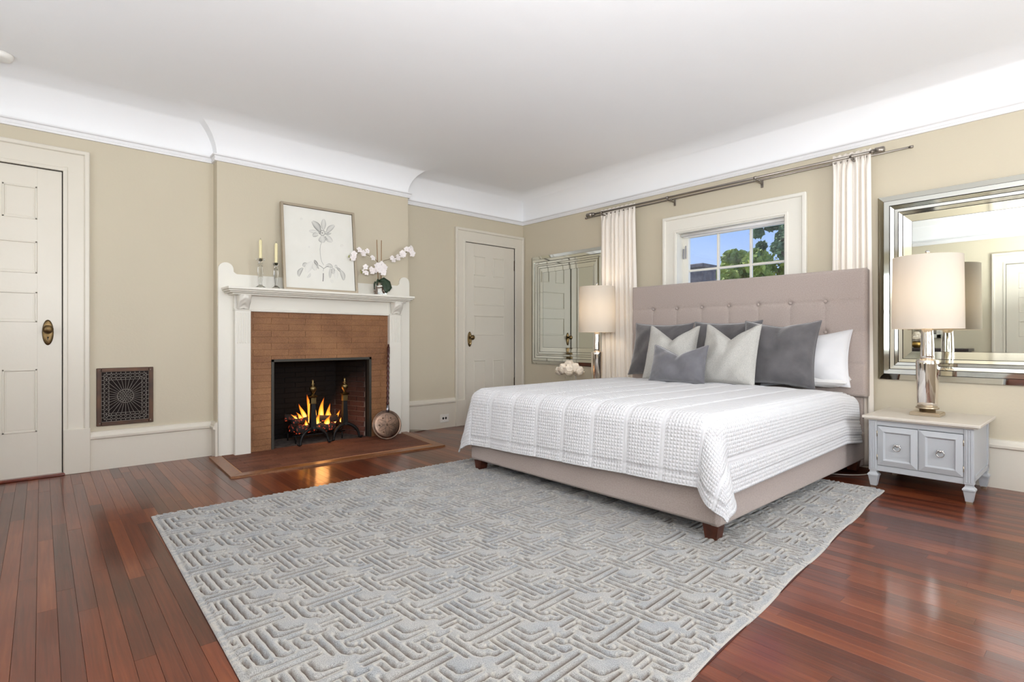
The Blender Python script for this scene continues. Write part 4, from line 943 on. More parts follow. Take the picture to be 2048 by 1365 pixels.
def blossom(c_, r_, yaw, pitch, name='blossom'):
    m = MB(); base = Matrix.Rotation(yaw, 3, 'Z') @ Matrix.Rotation(pitch, 3, 'Y')
    for q in range(5):
        a = 2*PI*q/5 + .3; wd = .55 if q in (1, 4) else .38
        for i in range(1): 
            v = []; F = []; n = 5
            for i2 in range(n+1):
                t_ = i2/n; hw = r_*wd*math.sin(PI*(t_*.8+.12))
                for u in (-1, 0, 1):
                    l = Vector((.12*r_*math.sin(t_*3) + .1*r_*abs(u), math.cos(a)*t_*r_ - math.sin(a)*hw*u, math.sin(a)*t_*r_ + math.cos(a)*hw*u)); v.append(Vector(c_) + base @ l)
            for i2 in range(n):
                for j in range(2): F.append((i2*3+j, i2*3+j+1, (i2+1)*3+j+1, (i2+1)*3+j))
            m.add(v, F, True)
    m.ball(Vector(c_) + base @ Vector((.008, 0, 0)), r_*.18, 6, 4)
    return m
for P, nb in ((sL, 7), (sR, 10), (sC, 9)):
    sp = smooth_pts(P); m = MB(); m.tube(sp, .0022, 6); st = obj('flower_stem', m, m_stem, orc)
    n = len(sp)
    for q in range(nb):
        t_ = (.42 if P is not sC else .35) + (.50 if P is not sC else .62)*q/nb; p = sp[min(n-1, int(t_*n))]; c_ = p + Vector((rnd.uniform(.0, .03), rnd.uniform(-.015, .015), rnd.uniform(-.035, .04)))
        bl = obj('blossom', blossom(c_, rnd.uniform(.026, .036), rnd.uniform(-1.2, .5), rnd.uniform(-.5, .5)), m_petal, orc)
    for q in range(4):
        m = MB(); e_ = sp[-1] + Vector((rnd.uniform(-.005, .005), rnd.uniform(-.02, .02), rnd.uniform(-.025, .02))); m.ball(e_, rnd.uniform(.005, .008), 8, 6); m.tube([sp[-2], e_], .0012, 4); obj('bud', m, m_bud, orc)
for q in range(6):
    c_ = Vector((ox+.03+rnd.uniform(0, .02), oy+rnd.uniform(-.06, .03), ST+rnd.uniform(.21, .31))); obj('blossom', blossom(c_, .036, rnd.uniform(-1, .4), rnd.uniform(-.4, .4)), m_petal, orc)

# register (wall vent) ---------------------------------------------------------
vt = thing('wall_register', (XL, .493, .55), 'dark bronze heating register with sunburst grille low on the wall', 'vent')
vy0, vy1, vz0, vz1 = .313, .673, .33, .77; vc = ((vy0+vy1)/2, (vz0+vz1)/2)
fw = .03
for (a, b, c_, d_) in ((vy0, vy0+fw, vz0, vz1), (vy1-fw, vy1, vz0, vz1), (vy0+fw, vy1-fw, vz0, vz0+fw), (vy0+fw, vy1-fw, vz1-fw, vz1)): m = MB(); m.box((XL+.001, a, c_), (XL+.014, b, d_), .003); obj('frame_side', m, m_bronze, vt)
m = MB(); m.box((XL+.0005, vy0+.01, vz0+.01), (XL+.002, vy1-.01, vz1-.01)); obj('duct_back', m, m_dark, vt)
gl_ = MB(); gx = XL+.009; iy0, iy1, iz0, iz1 = vy0+fw, vy1-fw, vz0+fw, vz1-fw
def vb(y0, z0, y1, z1, r_=.0022): gl_.tube([(gx, y0, z0), (gx, y1, z1)], r_, 4, False)
for k_ in (.0, .016, .046, ): 
    a, b, c_, d_ = iy0+k_, iy1-k_, iz0+k_, iz1-k_
    vb(a, c_, b, c_); vb(b, c_, b, d_); vb(b, d_, a, d_); vb(a, d_, a, c_)
vb(iy0+.046, iz1-.062, iy1-.046, iz1-.062); vb(iy0+.046, iz0+.062, iy1-.046, iz0+.062)
ay, az = iy0+.016, iz0+.016; Ly = iy1-iy0-.032; Lz = iz1-iz0-.032
for i in range(9):
    y0 = ay + Ly*i/9; y1 = ay + Ly*(i+1)/9
    for (zz0, zz1) in ((iz1-.046, iz1-.016), (iz0+.016, iz0+.046)): vb(y0, zz0, y1, zz1, .0018); vb(y0, zz1, y1, zz0, .0018)
    for zz in (iz1, iz0+.016): vb((y0+y1)/2, zz, (y0+y1)/2, zz-.016, .003)
    for zz in (iz1-.046, iz0+.062): vb((y0+y1)/2, zz, (y0+y1)/2, zz-.016, .003)
for i in range(11):
    z0 = az + Lz*i/11; z1 = az + Lz*(i+1)/11
    for (yy0, yy1) in ((iy0+.016, iy0+.046), (iy1-.046, iy1-.016)): vb(yy0, z0, yy1, z1, .0018); vb(yy0, z1, yy1, z0, .0018)
    for yy in (iy0, iy1-.016): vb(yy, (z0+z1)/2, yy+.016, (z0+z1)/2, .003)
ry, rz = .052, .052; HY, HZ_ = (iy1-iy0)/2-.046, (iz1-iz0)/2-.062
for i in range(32):
    a = 2*PI*i/32; c_, s_ = math.cos(a), math.sin(a); k_ = min(HY/max(abs(c_), 1e-6), HZ_/max(abs(s_), 1e-6)); vb(vc[0]+c_*ry, vc[1]+s_*rz, vc[0]+c_*k_, vc[1]+s_*k_, .0019)
def ring(cy_, cz_, r_, n=12, rr=.0017): gl_.tube([(gx, cy_+r_*math.cos(2*PI*i/n), cz_+r_*math.sin(2*PI*i/n)) for i in range(n+1)], rr, 4, False)
ring(vc[0], vc[1], ry, 28, .0022); ring(vc[0], vc[1], .007, 8)
for i in range(6): ring(vc[0]+.0155*math.cos(i*PI/3), vc[1]+.0155*math.sin(i*PI/3), .007, 8)
for i in range(12): ring(vc[0]+.029*math.cos(i*PI/6), vc[1]+.029*math.sin(i*PI/6), .0068, 8)
for i in range(16): ring(vc[0]+.043*math.cos(i*PI/8+.2), vc[1]+.043*math.sin(i*PI/8+.2), .0078, 8)
obj('sunburst_grille', gl_, m_grille, vt)
for (y, z) in ((iy0-.01, iz1+.01), (iy1+.01, iz1+.01), (iy0-.01, iz0-.01), (iy1+.01, iz0-.01)): m = MB(); m.ball((XL+.014, y, z), .005, 8, 5); obj('screw', m, m_grille, vt)

# outlet
ot = thing('outlet', (XR+.02, 3.53, .065), 'white double outlet with black sockets in the baseboard beside the far door', 'outlet')
m = MB(); m.box((XR+.0195, 3.474, .016), (XR+.026, 3.594, .110), .002); obj('cover_plate', m, m_plate, ot)
for y in (3.516, 3.553): m = MB(); m.lathe([(.0145, 0), (.0145, .0035)], (0,0,0), 16, 1.0); m.v = [(XR+.025+p[2], y+p[0]*.85, .064+p[1]) for p in m.v]; obj('socket', m, m_black, ot)
# smoke detector on the ceiling
sd = thing('smoke_detector', (-4.80, -.20, ZC), 'round white smoke detector on the ceiling at far left edge', 'smoke detector')
m = MB(); m.lathe([(.05, -.035), (.062, -.03), (.068, -.012), (.07, 0)], (-4.74, -.20, ZC), 32); obj('housing', m, m_plate, sd)

# ------------------------------------------------------------------ rug
P_ = .295; RES = 295
LNS = [[(-1,.3),(0,.25),(.18,.6),(.15,2),(.15,7.6)], [(1,.45),(2,.45),(2.4,.8),(2.4,1.4),(3.4,1.5)], [(1.2,1),(1.3,2.5),(1.2,7.4)], [(-3.3,7.4),(-2.2,7.5),(-1.9,8.3),(2.4,8.5)], [(-3,6.4),(-1.1,6.5),(-.9,7.4)], [(-4,5.2),(-1.7,5.4)],
       [(-8.1,4.1),(-1.4,4.2),(-1,4.5),(-.9,5.5)], [(-7.8,3),(-1.8,3.2)], [(-4.6,0),(-4.6,2.4)], [(-3.8,0),(-3.8,2.05),(-1.3,2.15),(-.95,2.5),(-.85,3.3)], [(-2.9,1.1),(-2.6,1.25),(-1.4,1.3)],
       [(-8.2,6.1),(-6.2,6.2),(-5.9,6.5),(-5.5,8.4)], [(-7.7,5.15),(-5.15,5.2),(-4.95,5.7),(-4.95,8.1)], [(-3.75,6.1),(-3.75,8.25),(-2.8,8.6),(-2.8,9.9)], [(-2.2,-.65),(2.7,-.6),(3.3,-.3),(3.5,.4),(4.2,.8),(4.2,1.6)], [(1.8,2.4),(4.3,2.35)]]
g_ = (np.arange(RES)+.5)/RES*10
A_, B_ = np.meshgrid(g_, g_, indexing='ij')      # A along X, B along Y (units of a tenth of the repeat)
H = np.ones((RES, RES)); GM = np.zeros((RES, RES))
for ln in LNS:
    for (p, q) in zip(ln[:-1], ln[1:]):
        for sa in (-10, 0, 10):
            for sb in (-10, 0, 10):
                px, py, qx, qy = p[0]+sa, p[1]+sb, q[0]+sa, q[1]+sb
                if max(px, qx) < -2 or min(px, qx) > 12 or max(py, qy) < -2 or min(py, qy) > 12: continue
                dx, dy = qx-px, qy-py; L = math.hypot(dx, dy)
                if L < 1e-6: continue
                t_ = np.clip(((A_-px)*dx + (B_-py)*dy)/(L*L), 0, 1); ex = A_-(px+t_*dx); ey = B_-(py+t_*dy); D = np.hypot(ex, ey)
                # low side: +A for lines along Y, -B for lines along X
                nx_, ny_ = (dy/L, -dx/L)
                if abs(dx) > abs(dy): 
                    if ny_ > 0: nx_, ny_ = -nx_, -ny_
                else:
                    if nx_ < 0: nx_, ny_ = -nx_, -ny_
                sd_ = ex*nx_ + ey*ny_
                prl = np.interp(D, [0, .10, .22, .46, .72], [0, 0, .74, .82, 1]); prh = np.interp(D, [0, .09, .20], [0, 0, 1])
                GM = np.maximum(GM, np.where(sd_ > 0, np.interp(D, [0, .1, .2, .42, .62], [0, 0, 1, .8, 0]), 0))
                H = np.minimum(H, np.where(sd_ > 0, prl, prh))
# random soft noise on pile height
rs = np.random.RandomState(3)
nu, nv = 686, 921
U, V = np.meshgrid(np.linspace(0, 1, nu), np.linspace(0, 1, nv), indexing='ij')
q = [np.array((v.x, v.y)) for v in rug_q]
XY = (q[0]*((1-U)*(1-V))[..., None] + q[1]*(U*(1-V))[..., None] + q[2]*(U*V)[..., None] + q[3]*((1-U)*V)[..., None])
um = U*2.74; vm = V*3.68
# phase so that a repeat starts at world (-1.40, 1.05)
u0 = (-1.40+3.555)/2.765*2.74; v0 = (1.05-.45)
ia = ((um-u0)/P_ % 1.0)*RES; ib = ((vm-v0 - .012*(um-u0)/P_)/P_ % 1.0)*RES
def samp(T, a, b):
    a0 = np.floor(a).astype(int) % RES; b0 = np.floor(b).astype(int) % RES; a1 = (a0+1) % RES; b1 = (b0+1) % RES; fa = a-np.floor(a); fb = b-np.floor(b)
    return T[a0, b0]*(1-fa)*(1-fb)+T[a1, b0]*fa*(1-fb)+T[a0, b1]*(1-fa)*fb+T[a1, b1]*fa*fb
hh = samp(H, ia, ib); gm = samp(GM, ia, ib)
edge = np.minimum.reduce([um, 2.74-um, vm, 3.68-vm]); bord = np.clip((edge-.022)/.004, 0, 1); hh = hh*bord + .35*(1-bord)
Z = .002 + .0155*hh + rs.rand(nu, nv)*.0012*np.clip(hh, .2, 1)
Z = np.where(edge < 1e-6, .0, Z); Z = np.where((edge > 1e-6) & (edge < .008), .006, Z)
wob = .004*np.sin(vm*9)*np.where(U > .5, 1, 0)*np.clip((um-2.5)/.24, 0, 1)
P3 = np.stack([XY[..., 0]+wob, XY[..., 1], Z+.0008], -1)
rug = gridobj('area_rug', P3, m_rug, attr={'pile': 1-.85*gm, 'dark_base': np.clip(1.25-hh*2.2, 0, 1)*bord}, smooth=True)  # second attribute puts groove shadow into the pile colour
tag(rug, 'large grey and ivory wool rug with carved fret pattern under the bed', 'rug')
rp_ = MB()
rp_.add([(v.x, v.y, .0002) for v in rug_q] + [(v.x, v.y, .003) for v in rug_q], [(3,2,1,0), (4,5,6,7), (0,1,5,4), (1,2,6,5), (2,3,7,6), (3,0,4,7)])
obj('rug_pad', rp_, M('brown_rug_pad', (70, 40, 36), .9), rug)

# ------------------------------------------------------------------ bed
bed = thing('bed', (-2.27, 3.5, 0), 'king bed with tall taupe button-tufted headboard and wooden feet', 'bed')
HX0, HX1, HZ0, HZ1, HY0, HY1 = -3.352, -1.250, .555, 1.525, 4.600, 4.695
nx, nz = 240, 112
xs_ = np.linspace(HX0, HX1, nx); zs_ = np.linspace(HZ0, HZ1, nz); XX, ZZ = np.meshgrid(xs_, zs_, indexing='ij')
bx_ = [-3.096+.2613*i for i in range(7)]; bz_ = [1.285, 1.045, .805]
dep = np.zeros_like(XX)
ed = np.minimum.reduce([XX-HX0, HX1-XX, ZZ-HZ0, HZ1-ZZ]); rr_ = .022
dep += np.where(ed < rr_, rr_-np.sqrt(np.maximum(rr_**2-(rr_-ed)**2, 0)), 0)
for z in bz_: dep += .0045*np.exp(-((ZZ-z)/.006)**2) + .004*np.exp(-((ZZ-z)/.03)**2)
for x in bx_:
    below = 1/(1+np.exp((ZZ-1.285)/.01)); dep += below*(.004*np.exp(-((XX-x)/.005)**2) + .003*np.exp(-((XX-x)/.03)**2))
    for z in bz_: dep += .012*np.exp(-(((XX-x)**2+(ZZ-z)**2)/.022**2))
P3 = np.stack([XX, HY0+dep, ZZ], -1)
hbp = gridobj('headboard', P3[::-1], m_taupe, bed)
hb = MB(); hb.box((HX0+.0, HY0+rr_, HZ0), (HX1, HY1, HZ1), .012); obj('headboard_frame', hb, m_taupe, bed)
for x in bx_:
    for z in bz_: m = MB(); m.ball((x, HY0+.008, z), .0125, 12, 8, (1, .55, 1)); obj('button', m, m_taupe, hbp)
m = MB(); m.box((-3.31, 4.64, .03), (-1.285, 4.694, .56), .01); obj('headboard_base', m, m_taupe, bed)
m = MB(); m.box((-3.245, 2.435, .088), (-1.275, 2.495, .300), .014); obj('foot_rail', m, m_taupe, bed, bevel=.004)
m = MB(); m.box((-1.335, 2.44, .084), (-1.272, 4.66, .298), .014); obj('side_rail', m, m_taupe, bed, bevel=.004)
m = MB(); m.box((-3.248, 2.44, .084), (-3.185, 4.66, .298), .014); obj('side_rail', m, m_taupe, bed, bevel=.004)
for (x, y) in ((-1.33, 2.495), (-3.19, 2.495), (-1.33, 4.58), (-3.19, 4.58)):
    m = MB(); m.frustum((x, y, .012), .030, .030, (x, y, .09), .042, .036); obj('leg', m, m_wood_leg, bed, bevel=.002)
m = MB(); m.box((-1.70, 3.22, .012), (-1.66, 3.26, .12)); m.box((-2.3, 3.22, .012), (-2.26, 3.26, .12)); m.box((-3.2, 3.23, .10), (-1.32, 3.25, .13)); obj('support_leg', m, m_black, bed)
m = MB(); m.box((-3.20, 2.50, .14), (-1.32, 4.60, .30), .02); obj('box_base', m, m_taupe, bed)
mt = MB(); mt.box((-3.20, 2.52, .30), (-1.325, 4.59, .592), .06); mo = obj('mattress', mt, m_cotton); tag(mo, 'white mattress hidden under the quilt on the king bed', 'mattress')

# quilt ---------------------------------------------------------------------
Wh, xc, r0, OV = .998, -2.262, .10, .335
yF = 2.402
ns_, nt_ = 330, 300
s_ = np.linspace(-(Wh+OV), Wh+OV, ns_); t_a = np.linspace(-OV, 2.075, nt_)
S, T_ = np.meshgrid(s_, t_a, indexing='ij')
ex = np.maximum(np.abs(S)-(Wh-r0), 0)*1.0; ey = np.maximum(-(T_-r0), 0)*1.0
rr = np.hypot(ex, ey); th = np.arctan2(ey, ex+1e-12)
s2 = np.sin(2*th)**2 * (np.minimum(ex, ey) > 0)
# rounded cloth corner
rr = rr*(1-.10*np.clip(np.sin(2*th), 0, 1)**5*np.clip((np.minimum(ex, ey)-.2)/.2, 0, 1))
al = np.where(rr > 0, R(5) + np.where(S > 0, R(24), R(9))*s2 + R(1.6)*np.sin(S*11.0)*np.clip(1-s2, 0, 1)*(ey > 0), 0)
qa = r0*PI/2
o1 = np.where(rr < qa, r0*np.sin(np.clip(rr/r0, 0, PI/2)), r0 + (rr-qa)*np.sin(al)); z1 = np.where(rr < qa, r0*(1-np.cos(np.clip(rr/r0, 0, PI/2))), r0+(rr-qa)*np.cos(al))
sg = np.sign(S); Xq = xc + sg*(np.minimum(np.abs(S), Wh-r0) + o1*np.cos(th)*(rr > 0)); Yq = yF + np.maximum(T_, r0) - o1*np.sin(th)*(ey > 0)
crown = .012*np.cos(np.clip(S/Wh, -1, 1)*PI/2)*np.clip(T_*3, 0, 1)
Zq = .622 + crown - z1
rs = np.random.RandomState(5)
Zq += .004*np.sin(S*3.1+1)*np.cos(T_*2.7) * (rr == 0)
Zq -= .035*np.clip((T_-1.75)/.3, 0, 1)
# side hem rises a little towards the head
Zq += .035*np.clip(S/Wh, -1, 1)*np.clip(ey/.4, 0, 1)*(1-s2)
Zq += np.where((ex > 0) & (T_ > .2), .03*np.clip((T_-.2)/1.6, 0, 1)*np.clip(ex/.4, 0, 1), 0)
B3 = np.stack([Xq, Yq, Zq], -1)
gs = np.gradient(B3, axis=0); gt = np.gradient(B3, axis=1); nrm = np.cross(gs, gt); nrm /= (np.linalg.norm(nrm, axis=-1, keepdims=True)+1e-12)
sp_ = .235; ph = (S+.0 + 50*sp_) % sp_; ph = np.minimum(ph, sp_-ph)
disp = -.008*np.exp(-((ph-.0145)/.005)**2) - .005*np.exp(-(ph/.0045)**2)
puff = .0045*np.sin(np.clip(ph/ (sp_/2), 0, 1)*PI/2); disp += puff
hem = np.minimum.reduce([Wh+OV-np.abs(S), T_+OV]); disp += np.where(hem < .06, -puff, 0) - .006*np.exp(-((hem-.058)/.006)**2) + .003*np.exp(-((hem)/.008)**2)
B3 = B3 + nrm*disp[..., None]
uv = np.stack([S+10*sp_, T_+10], -1)
qu = gridobj('quilt', B3, m_quilt, uv=uv)
md = qu.modifiers.new('s', 'SOLIDIFY'); md.thickness = .009; md.offset = -1
tag(qu, 'white waffle-textured quilt with stitched channels draped over the bed', 'quilt')

# pillows ---------------------------------------------------------------------
def pillow(name, W_, H_, T, loc, rot, mat, pinch=.07, chop=0.0, seed=0, flange=0.0, n=46, chw=.3):
    u = np.linspace(-1, 1, n); Uu, Vv = np.meshgrid(u, u, indexing='ij'); rs = np.random.RandomState(seed)
    x = W_/2*Uu*(1-pinch*(1-Vv**2)); z = H_/2*Vv*(1-pinch*(1-Uu**2))
    prof = (np.clip(1-np.abs(Uu)**2.4, 0, 1)*np.clip(1-np.abs(Vv)**2.4, 0, 1))**.48
    if flange > 0: prof = np.clip((prof-.25)/.75, 0, 1)
    dz = 0; dp = 1
    if chop > 0:
        g = np.clip(1-np.abs(Uu)/.92, 0, 1)**1.15; k_ = np.clip((Vv+.35)/1.35, 0, 1)**1.6
        z = z - chop*g*k_; dp = 1 + .55*k_*(np.exp(-((np.abs(Uu)-.35)/.25)**2)) - .55*g*k_; x = x*(1-.03*k_)
    ph = rs.rand(6)*6
    wr = .006*np.sin(5*Uu+3*Vv+ph[0]) + .004*np.sin(9*Uu-6*Vv+ph[1]) + .0025*np.sin(17*Uu*Vv+ph[2])
    # creases running to the corners
    rad = np.abs(np.abs(Uu)-np.abs(Vv)); wr += .005*np.cos(rad*22+ph[3])*np.clip(np.abs(Uu*Vv)*1.6-.3, 0, 1)
    th_ = T/2*prof*dp
    rot = Matrix.Rotation(rot[2], 3, 'Z') @ Matrix.Rotation(rot[0], 3, 'X') @ Matrix.Rotation(rot[1], 3, 'Y')
    Rm = np.array(rot)
    out = []
    for sgn in (-1, 1):
        yv = sgn*(th_ + wr*prof*.9 + .0015)
        P = np.stack([x, yv, z+H_/2], -1) @ Rm.T + np.array(loc); out.append(P)
    F0, B0 = out; m = MB(); nn = n*n
    v = np.concatenate([F0.reshape(-1, 3), B0.reshape(-1, 3)]); F = []
    for i in range(n-1):
        for j in range(n-1):
            a = i*n+j; F.append((a, a+n, a+n+1, a+1)); F.append((nn+a, nn+a+1, nn+a+n+1, nn+a+n))
    bord = [j for j in range(n)] + [i*n+n-1 for i in range(1, n)] + [(n-1)*n+j for j in range(n-2, -1, -1)] + [i*n for i in range(n-2, 0, -1)]
    for q_ in range(len(bord)): a, b = bord[q_], bord[(q_+1) % len(bord)]; F.append((a, b, b+nn, a+nn))
    m.add(v.tolist(), F, True); o = obj(name, m, mat, fixn=True)
    pm = MB(); pts = [tuple((F0.reshape(-1, 3)[i]+B0.reshape(-1, 3)[i])/2) for i in bord] ; pts.append(pts[0]); pm.tube(pts, .0035, 6, False); obj('piping', pm, mat, o)
    return o
ZB = .632
tag(pillow('throw_pillow', .63, .53, .17, (-2.93, 4.40, ZB), (R(-14), R(1), R(2)), m_velvet, .10, 0, 1), 'large charcoal velvet pillow, leftmost against the headboard', 'pillow', 'charcoal velvet pillows')
tag(pillow('throw_pillow', .63, .53, .17, (-2.30, 4.44, ZB), (R(-12), R(0), R(-1)), m_velvet, .10, 0, 2), 'large charcoal velvet pillow in the middle, mostly hidden behind the light grey pair', 'pillow', 'charcoal velvet pillows')
tag(pillow('throw_pillow', .60, .54, .20, (-1.80, 4.30, ZB-.01), (R(-17), R(1), R(2)), m_velvet, .10, .03, 3), 'large charcoal velvet pillow with a crease, rightmost and fully in view', 'pillow', 'charcoal velvet pillows')
tag(pillow('throw_pillow', .47, .50, .17, (-2.63, 4.12, ZB-.004), (R(-17), R(1), R(8)), m_linen, .06, .125, 4, chw=.42), 'light grey linen pillow dented at the top, left one behind the small cushion', 'pillow', 'light grey linen pillows')
tag(pillow('throw_pillow', .47, .50, .17, (-2.10, 4.12, ZB-.004), (R(-15), R(1), R(0)), m_linen, .06, .12, 5, chw=.42), 'light grey linen pillow dented at the top, right one before the big charcoal pillow', 'pillow', 'light grey linen pillows')
tag(pillow('lumbar_cushion', .50, .32, .15, (-2.43, 3.93, ZB), (R(-17), R(0), R(3)), m_velvet2, .06, .085, 6, chw=.42), 'small grey velvet cushion in front of all the others', 'cushion')
tag(pillow('bed_pillow', .66, .45, .16, (-1.64, 4.46, ZB-.01), (R(-19), R(-3), R(-2)), m_quilt, .09, .03, 7), 'white waffle-textured pillow leaning at the right end of the headboard', 'pillow')
tag(pillow('bed_pillow', .60, .42, .13, (-1.63, 4.41, ZB+.035), (R(-84), R(0), R(2)), m_cotton, .04, 0, 8), 'plain white pillow lying flat beneath the waffle pillow at right', 'pillow')

# ------------------------------------------------------------------ curtains and rods
def curtain(x0, x1, xb0, xb1, y, z0, z1, nf, seed):
    n = 150; mz = 40; rs = np.random.RandomState(seed); u = np.linspace(0, 1, n); v = np.linspace(0, 1, mz); Uu, Vv = np.meshgrid(u, v, indexing='ij')
    x = (x0+(x1-x0)*Uu)*Vv + (xb0+(xb1-xb0)*Uu)*(1-Vv)
    ph = rs.rand(3)*6; amp = .019*(1-.35*Vv**6) 
    yy = y + amp*np.sin(2*PI*nf*Uu + .7*np.sin(3*Uu+ph[0]) + .5*(1-Vv)*np.sin(2.1*Vv*3+ph[1])) + .006*np.sin(2*PI*nf*2.3*Uu+ph[2])
    x = x + .010*np.cos(2*PI*nf*Uu + .7*np.sin(3*Uu+ph[0]))
    top = (Vv > .965); yy = np.where(top, y + amp*.6*np.sin(2*PI*nf*2*Uu), yy)
    zt = z1 + .006*np.sin(2*PI*nf*2*Uu+1)
    return np.stack([x, yy, z0 + (zt-z0)*Vv], -1)
CY = 4.728
c = gridobj('curtain', curtain(-3.870, -3.410, -3.88, -3.345, CY, .03, 2.432, 8, 1), m_curt); c.modifiers.new('s', 'SOLIDIFY').thickness = .002
tag(c, 'ivory pleated curtain panel left of the window, behind the far lamp', 'curtain', 'ivory curtain panels')
c = gridobj('curtain', curtain(-1.520, -1.262, -1.54, -1.24, CY, .03, 2.440, 6, 2), m_curt); c.modifiers.new('s', 'SOLIDIFY').thickness = .002
tag(c, 'ivory pleated curtain panel right of the window, hanging behind the headboard corner', 'curtain', 'ivory curtain panels')
RZ = 2.392
rd = thing('curtain_rod', (-2.6, 4.66, RZ), 'thicker front nickel curtain rod with ridged end caps above the window', 'curtain rod')
def xt(a, b, r_, n=16, y=4.66, z=RZ): m = MB(); m.tube([(a, y, z), (b, y, z)], r_, n); return m
obj('rod', xt(-3.90, -1.235, .0105), m_nickel, rd)
for (a, b, s) in ((-3.90, -4.01, -1), (-1.235, -1.15, 1)):
    m = MB(); L = abs(b-a)
    for (f0, f1, r_) in ((0, .12, .016), (.12, .2, .020), (.2, .32, .014), (.32, .95, .0235), (.95, 1.0, .020)): m.tube([(a+s*L*f0, 4.66, RZ), (a+s*L*f1, 4.66, RZ)], r_, 20)
    obj('end_cap', m, m_nickel, rd)
rb = thing('curtain_rod', (-2.6, 4.73, RZ-.008), 'thin rear nickel curtain rod reaching farther right than the front one', 'curtain rod')
obj('rod', xt(-4.075, -1.01, .0075, 12, 4.70 if False else 4.735, RZ-.006), m_nickel, rb)
for a, b in ((-4.095, -4.07), (-1.015, -.992)): obj('end_cap', xt(a, b, .0105, 12, 4.735, RZ-.006), m_nickel, rb)
for i, x in enumerate((-3.80, -2.97, -2.10, -1.36)):
    m = MB(); m.box((x-.012, YB-.006, RZ-.06), (x+.012, YB, RZ+.02), .002); m.box((x-.006, 4.66, RZ-.030), (x+.006, YB-.003, RZ-.018), .002); m.box((x-.006, 4.648, RZ-.03), (x+.006, 4.672, RZ-.012), .002); m.tube([(x-.009, 4.66, RZ), (x+.009, 4.66, RZ)], .0155, 16); m.tube([(x-.007, 4.735, RZ-.006), (x+.007, 4.735, RZ-.006)], .012, 12)
    obj('bracket', m, m_nickel, rd)

# ------------------------------------------------------------------ mirrors
def mirror(W_, H_):
    t_ = thing('wall_mirror', (0, 0, 0), '', 'mirror')     # local: x along wall 0..W, y = -depth into room (0 = wall), z 0..H
    b = MB(); b.box((.004, -.012, .004), (W_-.004, 0, H_-.004)); obj('dark_base', b, m_back, t_)
    # profile: (inset, height) pairs; each strip is one bevelled mirror piece
    prof = [(.0, .014, .040, .032), (.044, .040, .078, .043), (.082, .035, .106, .031), (.110, .031, .130, .0325), (.134, .030, .156, .027), (.160, .0225, .212, .0185)]
    for (i0, h0, i1, h1) in prof:
        o = [(i0, i0), (W_-i0, i0), (W_-i0, H_-i0), (i0, H_-i0)]; n_ = [(i1, i1), (W_-i1, i1), (W_-i1, H_-i1), (i1, H_-i1)]
        for k_ in range(4):
            j = (k_+1) % 4; a, b2, c_, d_ = o[k_], o[j], n_[j], n_[k_]
            g = .0008; m = MB(); m.add([(a[0], -h0, a[1]), (b2[0], -h0, b2[1]), (c_[0], -h1, c_[1]), (d_[0], -h1, d_[1]), (a[0], -.010, a[1]), (b2[0], -.010, b2[1]), (c_[0], -.010, c_[1]), (d_[0], -.010, d_[1])],
                                       [(0,1,2,3), (4,7,6,5), (0,4,5,1), (1,5,6,2), (2,6,7,3), (3,7,4,0)]); obj('mirror_strip', m, m_mirror_edge, t_, fixn=True)
    m = MB(); m.box((.214, -.0175, .214), (W_-.214, -.011, H_-.214)); obj('mirror_glass', m, m_mirror, t_)
    return t_
MW, MH = 1.24, 1.375
m1 = mirror(MW, MH); m1.location = (-5.055, YB-.001, .668); m1['label'] = 'large silver mirror with faceted glass frame on the wall between far door and curtain'; m1['group'] = 'faceted wall mirrors'
m2 = copy_tree(m1); m2.location = (-1.222, YB-.001, .690); m2['label'] = 'large silver mirror with faceted glass frame on the wall behind the near lamp'

